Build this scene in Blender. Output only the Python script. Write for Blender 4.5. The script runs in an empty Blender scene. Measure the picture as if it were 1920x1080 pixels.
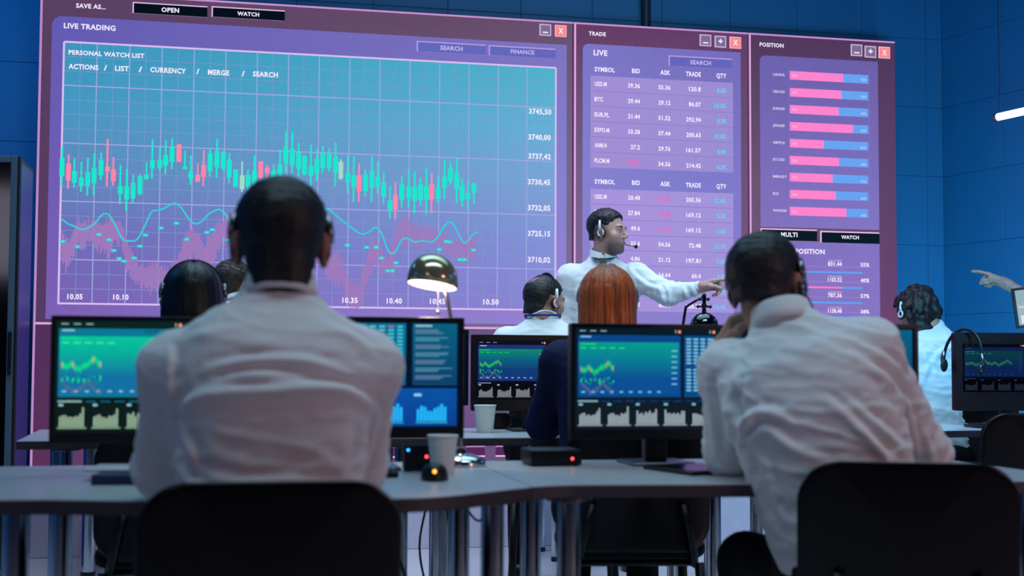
import bpy, math, random
import numpy as np
from mathutils import Matrix, Vector

random.seed(7)
SC = bpy.context.scene
COL = SC.collection

# ------------------------------------------------------------------ camera
YAW, PITCH, ROLL, SHIFT_PX = 0.2047, 0.04934, 0.004567, 28.6
F_PX = 2400.0
CAM = np.array([0.0, 0.0, 1.0])
_cy, _sy = math.cos(YAW), math.sin(YAW)
FWD = np.array([_sy * math.cos(PITCH), _cy * math.cos(PITCH), math.sin(PITCH)])
_r0 = np.array([_cy, -_sy, 0.0])
_u0 = np.cross(_r0, FWD)
RGT = math.cos(ROLL) * _r0 + math.sin(ROLL) * _u0
UPV = -math.sin(ROLL) * _r0 + math.cos(ROLL) * _u0
cd = bpy.data.cameras.new('camera')
cd.sensor_width = 36.0
cd.lens = 36.0 * F_PX / 1920.0
cd.shift_y = SHIFT_PX / 1920.0
cd.clip_start = 0.05
cd.dof.use_dof = True
cd.dof.focus_distance = 6.3
cd.dof.aperture_fstop = 3.0
cam = bpy.data.objects.new('camera', cd)
COL.objects.link(cam)
M = Matrix.Identity(4)
for i in range(3):
    M[i][0], M[i][1], M[i][2], M[i][3] = RGT[i], UPV[i], -FWD[i], CAM[i]
cam.matrix_world = M
SC.camera = cam

# ------------------------------------------------------------------ colour management, world, lights
SC.view_settings.view_transform = 'Standard'
SC.view_settings.look = 'None'
SC.view_settings.exposure = 0.0
SC.view_settings.gamma = 1.0
SC.view_settings.use_curve_mapping = False

w = bpy.data.worlds.new('world')
SC.world = w
w.use_nodes = True
w.node_tree.nodes['Background'].inputs[0].default_value = (0.10, 0.25, 0.5, 1)
w.node_tree.nodes['Background'].inputs[1].default_value = 0.02


def area(name, loc, target, sx, sy, power, color, spread=180):
    l = bpy.data.lights.new(name, 'AREA')
    l.shape = 'RECTANGLE'
    l.size, l.size_y = sx, sy
    l.energy = power
    l.color = color
    l.spread = math.radians(spread)
    o = bpy.data.objects.new(name, l)
    COL.objects.link(o)
    o.location = loc
    d = Vector(target) - Vector(loc)
    o.rotation_euler = d.to_track_quat('-Z', 'Y').to_euler()
    return o


# ceiling wash over the desks (teal), blue wash on the walls, dim warm lamp light behind the camera, added fills
area('ceiling_teal_light', (1.3, 4.9, 3.95), (1.3, 4.6, 0), 4.2, 2.2, 40, (0.42, 0.80, 1.0), 100)
area('desk_row_light', (0.6, 2.0, 3.95), (0.6, 2.6, 1.0), 3.4, 0.6, 16, (0.52, 0.80, 1.0), 95)
area('floor_front_fill', (0.8, 6.1, 3.95), (0.8, 6.2, 0.0), 4.2, 0.4, 26, (0.76, 0.74, 1.0), 90)  # added fill to brighten the floor and plinth, no known fitting
area('wall_wash_light', (3.0, 4.6, 1.7), (4.3, 7.2, 1.5), 0.5, 0.5, 23, (0.10, 0.55, 1.0))
area('corner_wash_light', (3.98, 5.9, 0.35), (4.0, 7.2, 1.6), 0.4, 0.3, 20, (0.20, 0.75, 1.0))
area('left_wall_wash_light', (-2.4, 5.6, 3.4), (-1.5, 7.2, 1.9), 0.8, 0.4, 27, (0.03, 0.40, 1.0))
area('top_wall_wash_light', (1.5, 6.3, 3.95), (1.5, 7.2, 3.1), 5.0, 0.2, 3, (0.08, 0.45, 1.0))
area('rear_warm_light', (3.6, -0.4, 1.9), (1.0, 2.5, 0.95), 0.8, 0.8, 27, (1.0, 0.56, 0.54))
area('rear_left_light', (-2.2, -0.9, 2.3), (0.3, 2.5, 0.9), 0.9, 0.9, 8, (0.80, 0.76, 1.0))
area('front_row_fill', (1.4, 2.9, 3.7), (1.8, 6.2, 1.4), 1.6, 0.5, 13, (0.66, 0.93, 0.98), 80)  # unseen fill added to lift the standing man's face
area('right_wall_fill', (4.85, 2.6, 2.4), (5.7, 2.3, 1.2), 1.5, 0.4, 26, (0.25, 0.75, 1.0))  # added out of view: brightens the right wall so chrome legs catch highlights
area('left_wall_fill', (-3.9, 3.4, 2.4), (-4.6, 3.4, 1.2), 1.5, 0.4, 26, (0.35, 0.6, 1.0))  # added fill, gives the chrome legs a bright left wall to reflect


# ------------------------------------------------------------------ helpers
def lin(h):
    if isinstance(h, str):
        h = h.lstrip('#')
        c = [int(h[i:i + 2], 16) / 255.0 for i in (0, 2, 4)]
    else:
        c = [v / 255.0 for v in h]
    return tuple((v / 12.92 if v <= 0.04045 else ((v + 0.055) / 1.055) ** 2.4) for v in c)


MATS = {}


def mat(name, color, rough=0.5, metal=0.0, noise=0.08, scale=30.0, bump=0.0, spec=0.5, coat=0.0, sheen=0.0):
    """principled material whose colour and roughness carry a little procedural variation"""
    if name in MATS:
        return MATS[name]
    m = bpy.data.materials.new(name)
    m.use_nodes = True
    nt = m.node_tree
    b = nt.nodes['Principled BSDF']
    tc = nt.nodes.new('ShaderNodeTexCoord')
    nz = nt.nodes.new('ShaderNodeTexNoise')
    nz.inputs['Scale'].default_value = scale
    nz.inputs['Detail'].default_value = 4
    nt.links.new(tc.outputs['Object'], nz.inputs['Vector'])
    mx = nt.nodes.new('ShaderNodeMix')
    mx.data_type = 'RGBA'
    c = lin(color) if not isinstance(color[0], float) else color
    mx.inputs[6].default_value = tuple(max(0, v * (1 - noise)) for v in c) + (1,)
    mx.inputs[7].default_value = tuple(min(1, v * (1 + noise)) for v in c) + (1,)
    nt.links.new(nz.outputs['Fac'], mx.inputs[0])
    nt.links.new(mx.outputs[2], b.inputs['Base Color'])
    b.inputs['Roughness'].default_value = rough
    b.inputs['Metallic'].default_value = metal
    b.inputs['Specular IOR Level'].default_value = spec
    b.inputs['Coat Weight'].default_value = coat
    if sheen:
        b.inputs['Sheen Weight'].default_value = sheen
    if bump:
        bp = nt.nodes.new('ShaderNodeBump')
        bp.inputs['Strength'].default_value = bump
        bp.inputs['Distance'].default_value = 0.002
        nt.links.new(nz.outputs['Fac'], bp.inputs['Height'])
        nt.links.new(bp.outputs['Normal'], b.inputs['Normal'])
    MATS[name] = m
    return m


def colmat(name, rough=0.55, noise_scale=60.0, bump=0.0, sss=0.0, spec=0.4, stretch=None, sheen=0.0):
    """principled material coloured by the mesh's own colour attribute"""
    if name in MATS:
        return MATS[name]
    m = bpy.data.materials.new(name)
    m.use_nodes = True
    nt = m.node_tree
    b = nt.nodes['Principled BSDF']
    at = nt.nodes.new('ShaderNodeAttribute')
    at.attribute_name = 'Col'
    tc = nt.nodes.new('ShaderNodeTexCoord')
    mp = nt.nodes.new('ShaderNodeMapping')
    if stretch:
        mp.inputs['Scale'].default_value = stretch
    nz = nt.nodes.new('ShaderNodeTexNoise')
    nz.inputs['Scale'].default_value = noise_scale
    nz.inputs['Detail'].default_value = 5
    nt.links.new(tc.outputs['Object'], mp.inputs['Vector'])
    nt.links.new(mp.outputs['Vector'], nz.inputs['Vector'])
    mr = nt.nodes.new('ShaderNodeMapRange')
    mr.inputs['From Min'].default_value = 0.3
    mr.inputs['From Max'].default_value = 0.7
    mr.inputs['To Min'].default_value = 0.8 if not stretch else 0.45
    mr.inputs['To Max'].default_value = 1.15 if not stretch else 1.5
    nt.links.new(nz.outputs['Fac'], mr.inputs['Value'])
    mx = nt.nodes.new('ShaderNodeVectorMath')
    mx.operation = 'SCALE'
    nt.links.new(at.outputs['Color'], mx.inputs[0])
    nt.links.new(mr.outputs['Result'], mx.inputs['Scale'])
    nt.links.new(mx.outputs['Vector'], b.inputs['Base Color'])
    b.inputs['Roughness'].default_value = rough
    b.inputs['Specular IOR Level'].default_value = spec
    if sss:
        b.inputs['Subsurface Weight'].default_value = sss
        b.inputs['Subsurface Radius'].default_value = (0.01, 0.004, 0.002)
        b.inputs['Subsurface Scale'].default_value = 0.5
    if sheen:
        b.inputs['Sheen Weight'].default_value = sheen
    if bump:
        bp = nt.nodes.new('ShaderNodeBump')
        bp.inputs['Strength'].default_value = bump
        bp.inputs['Distance'].default_value = 0.003
        nt.links.new(nz.outputs['Fac'], bp.inputs['Height'])
        nt.links.new(bp.outputs['Normal'], b.inputs['Normal'])
    MATS[name] = m
    return m


def emit_col(name, strength=1.0, sampled=True):
    """glowing display whose picture is the mesh's colour attribute, with a fine procedural pixel grain"""
    if name in MATS:
        return MATS[name]
    m = bpy.data.materials.new(name)
    m.use_nodes = True
    nt = m.node_tree
    for n in list(nt.nodes):
        nt.nodes.remove(n)
    out = nt.nodes.new('ShaderNodeOutputMaterial')
    em = nt.nodes.new('ShaderNodeEmission')
    at = nt.nodes.new('ShaderNodeAttribute')
    at.attribute_name = 'Col'
    tc = nt.nodes.new('ShaderNodeTexCoord')
    nz = nt.nodes.new('ShaderNodeTexNoise')
    nz.inputs['Scale'].default_value = 60
    nt.links.new(tc.outputs['Object'], nz.inputs['Vector'])
    mr = nt.nodes.new('ShaderNodeMapRange')
    mr.inputs['To Min'].default_value = 0.94 * strength
    mr.inputs['To Max'].default_value = 1.06 * strength
    nt.links.new(nz.outputs['Fac'], mr.inputs['Value'])
    nt.links.new(at.outputs['Color'], em.inputs['Color'])
    nt.links.new(mr.outputs['Result'], em.inputs['Strength'])
    nt.links.new(em.outputs[0], out.inputs['Surface'])
    m.cycles.emission_sampling = 'FRONT' if sampled else 'NONE'
    MATS[name] = m
    return m


def emit(name, color, strength, sampled=True):
    if name in MATS:
        return MATS[name]
    m = bpy.data.materials.new(name)
    m.use_nodes = True
    nt = m.node_tree
    b = nt.nodes['Principled BSDF']
    b.inputs['Base Color'].default_value = lin(color) + (1,)
    b.inputs['Emission Color'].default_value = lin(color) + (1,)
    b.inputs['Emission Strength'].default_value = strength
    m.cycles.emission_sampling = 'AUTO' if sampled else 'NONE'
    MATS[name] = m
    return m


class MB:
    """collects shapes and links them as ONE mesh object"""

    def __init__(s):
        s.v, s.f, s.c, s.mi = [], [], [], []
        s.hascol = False
        s.m = 0

    def add(s, vs, fs, col=None):
        o = len(s.v)
        s.v += [tuple(map(float, p)) for p in vs]
        s.f += [tuple(i + o for i in f) for f in fs]
        s.mi += [s.m] * len(fs)
        if col is None:
            s.c += [(1, 1, 1)] * len(vs)
        else:
            s.hascol = True
            if len(col) == len(vs) and hasattr(col[0], '__len__'):
                s.c += [tuple(x) for x in col]
            else:
                s.c += [tuple(col)] * len(vs)
        return s

    def box(s, lo, hi, bev=0.0, col=None, rz=0.0):
        x0, y0, z0 = lo
        x1, y1, z1 = hi
        cx, cy = (x0 + x1) / 2, (y0 + y1) / 2
        if bev <= 0:
            vs = [(x, y, z) for z in (z0, z1) for (x, y) in ((x0, y0), (x1, y0), (x1, y1), (x0, y1))]
            fs = [(3, 2, 1, 0), (4, 5, 6, 7)] + [(i, (i + 1) % 4, 4 + (i + 1) % 4, 4 + i) for i in range(4)]
        else:
            b = min(bev, (x1 - x0) / 2.01, (y1 - y0) / 2.01, (z1 - z0) / 2.01)
            def ring(ins, z):
                r = b
                pts = []
                for (px, py, a0) in ((x1 - r, y1 - r, 0), (x0 + r, y1 - r, 90), (x0 + r, y0 + r, 180), (x1 - r, y0 + r, 270)):
                    for k in range(4):
                        a = math.radians(a0 + k * 30)
                        pts.append((px + (r - ins) * math.cos(a), py + (r - ins) * math.sin(a), z))
                return pts
            rings = []
            for k in range(4):
                a = math.radians(90 - k * 30)
                rings.append(ring(b * (1 - math.cos(a)), z0 + b * (1 - math.sin(a))))
            for k in range(4):
                a = math.radians(k * 30)
                rings.append(ring(b * (1 - math.cos(a)), z1 - b * (1 - math.sin(a))))
            n = 16
            vs = [p for r in rings for p in r]
            fs = []
            for k in range(7):
                for i in range(n):
                    fs.append((k * n + i, k * n + (i + 1) % n, (k + 1) * n + (i + 1) % n, (k + 1) * n + i))
            fs.append(tuple(reversed(range(n))))
            fs.append(tuple(7 * n + i for i in range(n)))
        if rz:
            c_, s_ = math.cos(rz), math.sin(rz)
            vs = [(cx + (x - cx) * c_ - (y - cy) * s_, cy + (x - cx) * s_ + (y - cy) * c_, z) for x, y, z in vs]
        return s.add(vs, fs, col)

    def tube(s, path, r, n=10, col=None, cap=True, sq=1.0):
        P = [np.array(p, float) for p in path]
        rs = r if hasattr(r, '__len__') else [r] * len(P)
        vs, fs = [], []
        T = []
        for i in range(len(P)):
            a = P[max(0, i - 1)]
            b = P[min(len(P) - 1, i + 1)]
            t = b - a
            T.append(t / (np.linalg.norm(t) + 1e-12))
        up = np.array([0, 0, 1.0]) if abs(T[0][2]) < 0.9 else np.array([1.0, 0, 0])
        nx = np.cross(up, T[0])
        nx /= np.linalg.norm(nx)
        for i in range(len(P)):
            nx = nx - T[i] * np.dot(nx, T[i])
            nx /= np.linalg.norm(nx) + 1e-12
            ny = np.cross(T[i], nx)
            for k in range(n):
                a = 2 * math.pi * k / n
                vs.append(P[i] + rs[i] * (math.cos(a) * nx + sq * math.sin(a) * ny))
        for i in range(len(P) - 1):
            for k in range(n):
                fs.append((i * n + k, i * n + (k + 1) % n, (i + 1) * n + (k + 1) % n, (i + 1) * n + k))
        if cap:
            fs.append(tuple(reversed(range(n))))
            fs.append(tuple((len(P) - 1) * n + k for k in range(n)))
        return s.add(vs, fs, col)

    def lathe(s, prof, n=32, at=(0, 0, 0), col=None, sx=1.0, sy=1.0):
        vs, fs = [], []
        for (r, z) in prof:
            for k in range(n):
                a = 2 * math.pi * k / n
                vs.append((at[0] + sx * r * math.cos(a), at[1] + sy * r * math.sin(a), at[2] + z))
        for i in range(len(prof) - 1):
            for k in range(n):
                fs.append((i * n + k, i * n + (k + 1) % n, (i + 1) * n + (k + 1) % n, (i + 1) * n + k))
        if prof[0][0] > 1e-6:
            fs.append(tuple(reversed(range(n))))
        if prof[-1][0] > 1e-6:
            fs.append(tuple((len(prof) - 1) * n + k for k in range(n)))
        return s.add(vs, fs, col)

    def ball(s, c, r, n=16, col=None, sc=(1, 1, 1)):
        prof = [(max(1e-7, r * math.sin(math.pi * i / (n // 2))), -r * math.cos(math.pi * i / (n // 2))) for i in range(n // 2 + 1)]
        o = len(s.v)
        s.lathe(prof, n, (0, 0, 0), col)
        for i in range(o, len(s.v)):
            x, y, z = s.v[i]
            s.v[i] = (c[0] + x * sc[0], c[1] + y * sc[1], c[2] + z * sc[2])
        return s

    def pad(s, wdt, hgt, thick, rad, fn, edge=0.012, n=8, col=None):
        """rounded-rectangle cushion in (u,v) with depth t; fn maps (u,v,t) to a point"""
        def outline(ins):
            r = max(0.004, rad - ins)
            a, b = wdt / 2 - ins, hgt / 2 - ins
            pts = []
            for (su, sv, a0) in ((1, 1, 0), (-1, 1, 90), (-1, -1, 180), (1, -1, 270)):
                for k in range(n):
                    an = math.radians(a0 + 90 * k / (n - 1))
                    pts.append((su * (a - r) + r * math.cos(an), sv * (b - r) + r * math.sin(an)))
            return pts
        rings = []
        ins_in = [wdt * 0.42, wdt * 0.3, wdt * 0.2, wdt * 0.12, edge * 2]
        def shr(q, k):
            return [(u * k, v * k) for u, v in q]
        base = outline(edge)
        for k in (0.02, 0.35, 0.6, 0.8, 0.92):
            rings.append((shr(base, k), thick))
        for k in range(5):
            a = math.radians(90 - k * 22.5)
            rings.append((outline(edge * (1 - math.cos(a))), thick - edge * (1 - math.sin(a))))
        for k in range(5):
            a = math.radians(k * 22.5)
            rings.append((outline(edge * (1 - math.cos(a))), edge * (1 - math.sin(a))))
        for k in (0.92, 0.8, 0.6, 0.35, 0.02):
            rings.append((shr(base, k), 0.0))
        m_ = 4 * n
        vs = [fn(u, v, t) for (q, t) in rings for (u, v) in q]
        fs = []
        for k in range(len(rings) - 1):
            for i in range(m_):
                fs.append((k * m_ + i, (k + 1) * m_ + i, (k + 1) * m_ + (i + 1) % m_, k * m_ + (i + 1) % m_))
        fs.append(tuple(range(m_)))
        fs.append(tuple(reversed([(len(rings) - 1) * m_ + i for i in range(m_)])))
        return s.add(vs, fs, col)

    def prism(s, poly, z0, z1, col=None):
        n = len(poly)
        vs = [(x, y, z0) for x, y in poly] + [(x, y, z1) for x, y in poly]
        fs = [tuple(reversed(range(n))), tuple(range(n, 2 * n))] + [(i, (i + 1) % n, n + (i + 1) % n, n + i) for i in range(n)]
        return s.add(vs, fs, col)

    def build(s, name, mats, parent=None, smooth=False, angle=None):
        me = bpy.data.meshes.new(name)
        me.from_pydata(s.v, [], s.f)
        if not isinstance(mats, (list, tuple)):
            mats = [mats]
        for m in mats:
            me.materials.append(m)
        if len(mats) > 1:
            me.polygons.foreach_set('material_index', s.mi)
        if s.hascol:
            a = me.color_attributes.new('Col', 'FLOAT_COLOR', 'POINT')
            c = np.ones((len(s.v), 4), np.float32)
            c[:, :3] = np.array(s.c, np.float32)
            a.data.foreach_set('color', c.ravel())
        me.validate()
        me.update()
        if smooth:
            me.shade_smooth()
            if angle:
                me.set_sharp_from_angle(angle=math.radians(angle))
        o = bpy.data.objects.new(name, me)
        COL.objects.link(o)
        if parent is not None:
            o.parent = parent
        return o


def tag(o, label, cat, group=None):
    o['label'] = label
    o['category'] = cat
    if group:
        o['group'] = group
    return o


def thing(name, label, cat, loc=(0, 0, 0), rz=0.0, group=None):
    o = bpy.data.objects.new(name, None)
    o.empty_display_size = 0.1
    COL.objects.link(o)
    o.location = loc
    o.rotation_euler = (0, 0, rz)
    return tag(o, label, cat, group)


def struct(o):
    o['kind'] = 'structure'
    return o


def copy_tree(o, parent=None):
    c = o.copy()
    COL.objects.link(c)
    if parent is not None:
        c.parent = parent
    for ch in list(o.children):
        copy_tree(ch, c)
    return c


def wall_point(px, py, Y):
    """where the photo's point (px, py) falls on the upright plane y = Y of the room: used to survey the video wall"""
    d = FWD + (px - 960) / F_PX * RGT - (py - 540 - SHIFT_PX) / F_PX * UPV
    t = Y / d[1]
    return float(d[0] * t), float(1.0 + d[2] * t)


# ------------------------------------------------------------------ materials
BLACK = mat('black_plastic', (9, 10, 14), 0.42, noise=0.15, spec=0.35)
BLACKM = mat('black_matte', (10, 10, 14), 0.7, noise=0.2)
CHAIRF = mat('chair_fabric', (6, 7, 12), 0.8, noise=0.25, scale=300, bump=0.3, spec=0.2)
CHAIRP = mat('chair_shell', (6, 7, 13), 0.26, noise=0.15, spec=0.35, coat=0.08)
CHROME = mat('chrome', (205, 208, 212), 0.15, 1.0, noise=0.04)
STEEL = mat('brushed_steel', (120, 124, 130), 0.3, 1.0, noise=0.1)
GOLD = mat('polished_brass', (196, 182, 150), 0.15, 0.75, noise=0.04)
DESK = mat('desk_laminate', (172, 170, 176), 0.32, noise=0.05, scale=14)
EDGE = mat('desk_edge', (58, 50, 58), 0.5, noise=0.1)
WHITEP = mat('white_plastic', (215, 218, 222), 0.35, noise=0.03)
PAPER = mat('cup_paper', (225, 222, 216), 0.6, noise=0.03, scale=80)
SKIN = colmat('skin', 0.5, 90, 0.08, sss=0.15)
HAIR = colmat('hair', 0.5, 120, 0.5, spec=0.35)
HAIRL = colmat('long_hair', 0.42, 40, 0.6, spec=0.35, stretch=(4.0, 4.0, 0.25))
SHIRT = mat('white_shirt_cotton', (222, 224, 226), 0.8, noise=0.03, scale=200, bump=0.12, spec=0.2, sheen=0.1)
TROUS = mat('dark_trousers', (12, 12, 18), 0.85, noise=0.2, scale=200, spec=0.2)
NAVY = mat('navy_jacket', (16, 20, 62), 0.8, noise=0.15, scale=150, spec=0.25)
DARKTOP = mat('black_top', (13, 13, 18), 0.85, noise=0.2, scale=150, spec=0.2)
SHOE = mat('black_leather', (9, 9, 11), 0.35, noise=0.15)
TIE = mat('black_tie', (8, 8, 14), 0.5, noise=0.2)
LANY = mat('blue_lanyard', (18, 28, 120), 0.6)
SCREEN = emit_col('display_glow', 1.0, True)
SCREEN_D = emit_col('display_detail_glow', 1.0, False)
LED_R = emit('red_led', (255, 70, 80), 3.0)
LED_B = emit('blue_led', (40, 170, 255), 3.0)
LED_O = emit('orange_led', (255, 160, 50), 3.0)
LED_G = emit('green_led', (60, 255, 120), 2.0)

# ------------------------------------------------------------------ the room
WALLM = mat('blue_wall_panels', (24, 116, 168), 0.55, noise=0.06, scale=3)
SEAM = mat('wall_seam', (16, 88, 130), 0.8, noise=0.1)


def panel_wall(name, origin, ux, length, height, pw, ph, off_u=0.0, off_v=0.0, flip=1):
    """wall of flush square panels with narrow seams; ux is the direction along the wall, room side = flip * (ux x z)"""
    mb = MB()
    ux = np.array(ux, float)
    nz = np.array([0, 0, 1.0])
    nrm = np.cross(ux, nz) * flip
    o = np.array(origin, float)
    def P(u, v, dd):
        return o + ux * u + nz * v + nrm * dd
    def quad(a, b, c, d):
        q = [a, b, c, d]
        if flip < 0:
            q.reverse()
        mb.add(q, [(0, 1, 2, 3)])
    mb.m = 1
    quad(P(0, 0, 0), P(length, 0, 0), P(length, height, 0), P(0, height, 0))
    mb.m = 0
    us = [0.0] + [x for x in np.arange(off_u, length, pw) if x > 0.02] + [length]
    vs = [0.0] + [x for x in np.arange(off_v, height, ph) if x > 0.02] + [height]
    g, b = 0.0022, 0.0016
    for i in range(len(us) - 1):
        for j in range(len(vs) - 1):
            u0, u1, v0, v1 = us[i] + g, us[i + 1] - g, vs[j] + g, vs[j + 1] - g
            if u1 - u0 < 0.02 or v1 - v0 < 0.02:
                continue
            A = [P(u0, v0, 0), P(u1, v0, 0), P(u1, v1, 0), P(u0, v1, 0)]
            B = [P(u0 + b, v0 + b, b), P(u1 - b, v0 + b, b), P(u1 - b, v1 - b, b), P(u0 + b, v1 - b, b)]
            fs = [(4, 5, 6, 7)] + [(k, (k + 1) % 4, 4 + (k + 1) % 4, 4 + k) for k in range(4)]
            if flip < 0:
                fs = [tuple(reversed(f)) for f in fs]
            mb.add(A + B, fs)
    return struct(mb.build(name, [WALLM, SEAM]))


YW = 7.2
panel_wall('wall_back', (-4.6, YW, 0), (1, 0, 0), 8.83, 4.2, 0.43, 0.43, 0.12, 0.04, 1)
_a = math.radians(15)
panel_wall('wall_right', (4.23, YW, 0), (math.sin(_a), -math.cos(_a), 0), 11.0, 4.2, 0.86, 0.43, 0.47, 0.04, 1)
panel_wall('wall_left', (-4.6, -4.0, 0), (0, 1, 0), 11.2, 4.2, 0.86, 0.43, 0.47, 0.04, 1)
panel_wall('wall_rear', (7.5, -4.0, 0), (-1, 0, 0), 12.1, 4.2, 0.86, 0.43, 0.4, 0.04, 1)

FLOORM = mat('polished_floor', (196, 194, 200), 0.25, noise=0.05, scale=4)
mb = MB()
mb.add([(-4.7, -4.1, 0), (7.6, -4.1, 0), (7.6, 7.3, 0), (-4.7, 7.3, 0), (-4.7, -4.1, -0.1), (7.6, -4.1, -0.1), (7.6, 7.3, -0.1), (-4.7, 7.3, -0.1)],
       [(0, 1, 2, 3), (7, 6, 5, 4)])
struct(mb.build('floor', FLOORM))
mb = MB()
mb.box((-4.7, -4.1, 4.2), (7.6, 7.3, 4.3))
struct(mb.build('ceiling', mat('dark_ceiling', (20, 22, 30), 0.9)))
mb = MB()
mb.box((-4.6, YW - 0.02, 0), (-1.6, YW - 0.006, 0.10), 0.003)
struct(mb.build('baseboard_back', mat('grey_skirting', (70, 78, 92), 0.5)))
mb = MB()
mb.tube([(2.29, YW - 0.035, 2.9), (2.29, YW - 0.035, 4.2)], 0.028, 12)
struct(mb.build('trim_1', mat('conduit_paint', (24, 40, 64), 0.5)))

# ------------------------------------------------------------------ the video wall
YS = 7.0
X0, X1, Z0, Z1 = -1.082, 3.800, 0.38, 2.965
vw = thing('video_wall', 'huge lit purple video wall of trading charts and price tables at the front of the room', 'video wall', ((X0 + X1) / 2, YS + 0.09, 0))
VO = np.array([(X0 + X1) / 2, YS + 0.09, 0.0])


def vbuild(mb, name, m, parent=vw):
    """the content is drawn in room coordinates and moved into the frame of its thing"""
    mb.v = [(x - VO[0], y - VO[1], z - VO[2]) for x, y, z in mb.v]
    return mb.build(name, m, parent)


mb = MB()
mb.box((X0 + 0.004, YS + 0.012, 0.0), (X1 - 0.004, YW - 0.012, Z0 - 0.012), 0.006)
pl = vbuild(mb, 'plinth', mat('plinth_paint', (205, 196, 214), 0.45))
mb = MB()
mb.box((X0, YS + 0.004, Z0), (X1, YW - 0.012, Z1), 0.003)
vbuild(mb, 'cabinet', BLACKM)


def S(px, py):
    return wall_point(px, py, YS)


def hexmix(a, b, t):
    a, b = lin(a), lin(b)
    return tuple(a[i] * (1 - t) + b[i] * t for i in range(3))


def prect(mb, px0, py0, px1, py1, col, layer, grad=None):
    """rectangle of the display: left edge px0 from py0 down to py1, right edge px1"""
    xa, za = S(px0, py0)
    _, zb = S(px0, py1)
    xb, _ = S(px1, (py0 + py1) / 2)
    wrect(mb, xa, zb, xb, za, col, layer, grad)


def wrect(mb, x0, z0, x1, z1, col, layer, grad=None):
    y = YS - 0.0012 * layer
    if grad:
        bl, br, tr, tl = [lin(g) for g in grad]
        cols = [bl, br, tr, tl]
    else:
        cols = [lin(col)] * 4
    mb.add([(x0, y, z0), (x1, y, z0), (x1, y, z1), (x0, y, z1)], [(0, 1, 2, 3)], cols)


def bevel_rect(mb, x0, z0, x1, z1, cut, layer, rows, left_only=True):
    """panel with a rounded top-left corner and a vertical colour run; rows = [(t, left, right)] from bottom to top"""
    y = YS - 0.0012 * layer
    zs = sorted(set([z0 + (z1 - cut - z0) * k / 10 for k in range(11)] + [z1 - cut * (1 - math.sin(math.radians(a))) for a in range(0, 91, 15)]))
    vs, cs, fs = [], [], []
    for z in zs:
        t = (z - z0) / (z1 - z0)
        k = 0
        while k < len(rows) - 2 and t > rows[k + 1][0]:
            k += 1
        (t0, l0, r0), (t1, l1, r1) = rows[k], rows[k + 1]
        q = min(1, max(0, (t - t0) / (t1 - t0)))
        xl = x0
        if z > z1 - cut:
            dz = (z - (z1 - cut)) / cut
            xl = x0 + cut * (1 - math.sqrt(max(0, 1 - dz * dz)))
        vs += [(xl, y, z), (x1, y, z)]
        cs += [hexmix(l0, l1, q), hexmix(r0, r1, q)]
    for i in range(len(zs) - 1):
        fs.append((2 * i, 2 * i + 1, 2 * i + 3, 2 * i + 2))
    mb.add(vs, fs, cs)


def stroke(mb, pts, width, col, layer):
    y = YS - 0.0012 * layer
    n = len(pts)
    vs, fs = [], []
    for i in range(n):
        a = pts[max(0, i - 1)]
        b = pts[min(n - 1, i + 1)]
        dx, dz = b[0] - a[0], b[1] - a[1]
        L = math.hypot(dx, dz) + 1e-9
        nx, nz = -dz / L * width / 2, dx / L * width / 2
        vs += [(pts[i][0] + nx, y, pts[i][1] + nz), (pts[i][0] - nx, y, pts[i][1] - nz)]
    for i in range(n - 1):
        fs.append((2 * i + 1, 2 * i + 3, 2 * i + 2, 2 * i))
    mb.add(vs, fs, [lin(col)] * len(vs))


GL = {}


def glyphs(s):
    """outline mesh of a piece of lettering, cap height about 0.7, bold"""
    if s in GL:
        return GL[s]
    c = bpy.data.curves.new('t', 'FONT')
    c.body = s
    c.size = 1.0
    c.resolution_u = 2
    c.offset = 0.034
    c.space_character = 1.08
    o = bpy.data.objects.new('t', c)
    me = o.to_mesh()
    vs = [tuple(v.co) for v in me.vertices]
    fs = [tuple(p.vertices) for p in me.polygons]
    o.to_mesh_clear()
    bpy.data.objects.remove(o)
    bpy.data.curves.remove(c)
    xs = [v[0] for v in vs]
    zs = [v[1] for v in vs]
    GL[s] = (vs, fs, min(xs), max(xs), min(zs), max(zs))
    return GL[s]


def ptext(mb, s, px0, px1, pyc, col, layer=8, hpx=None):
    """lettering s between photo columns px0 and px1, its middle at photo row pyc (given at its own centre)"""
    vs, fs, a, b, c, d = glyphs(s)
    pm = (px0 + px1) / 2
    xa, _ = S(px0, pyc)
    xb, _ = S(px1, pyc)
    _, zm = S(pm, pyc)
    k = (xb - xa) / (b - a)
    kz = k
    cap = 0.73
    if hpx:
        _, zt = S(pm, pyc - hpx / 2)
        _, zb = S(pm, pyc + hpx / 2)
        kz = (zt - zb) / cap
    y = YS - 0.0012 * layer
    mb.add([(xa + (v[0] - a) * k, y, zm + (v[1] - cap / 2) * kz) for v in vs], fs, [lin(col)] * len(vs))


W = '#f4eaff'
# --- window bodies
frame = MB()
xl, _ = S(1077, 300)
xm, _ = S(1406, 300)
_, zb1 = S(80, 604)
xa0, xb0 = X0, X1
bevel_rect(frame, X0, zb1, xl, Z1, 0.001, 1, [(0, '#553a62', '#7c6c9a'), (0.5, '#573c60', '#77658c'), (1, '#593f62', '#6a4f6e')])
bevel_rect(frame, xl, zb1, xm, Z1, 0.001, 1, [(0, '#7f6a9c', '#76577f'), (0.5, '#755d88', '#6f5278'), (1, '#653c64', '#5f3e68')])
_, zr = S(1660, 604)
bevel_rect(frame, xm, zb1, X1, Z1, 0.001, 1, [(0, '#76577f', '#6a4370'), (0.5, '#6b5474', '#5c426a'), (1, '#52385c', '#4f375c')])
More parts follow.
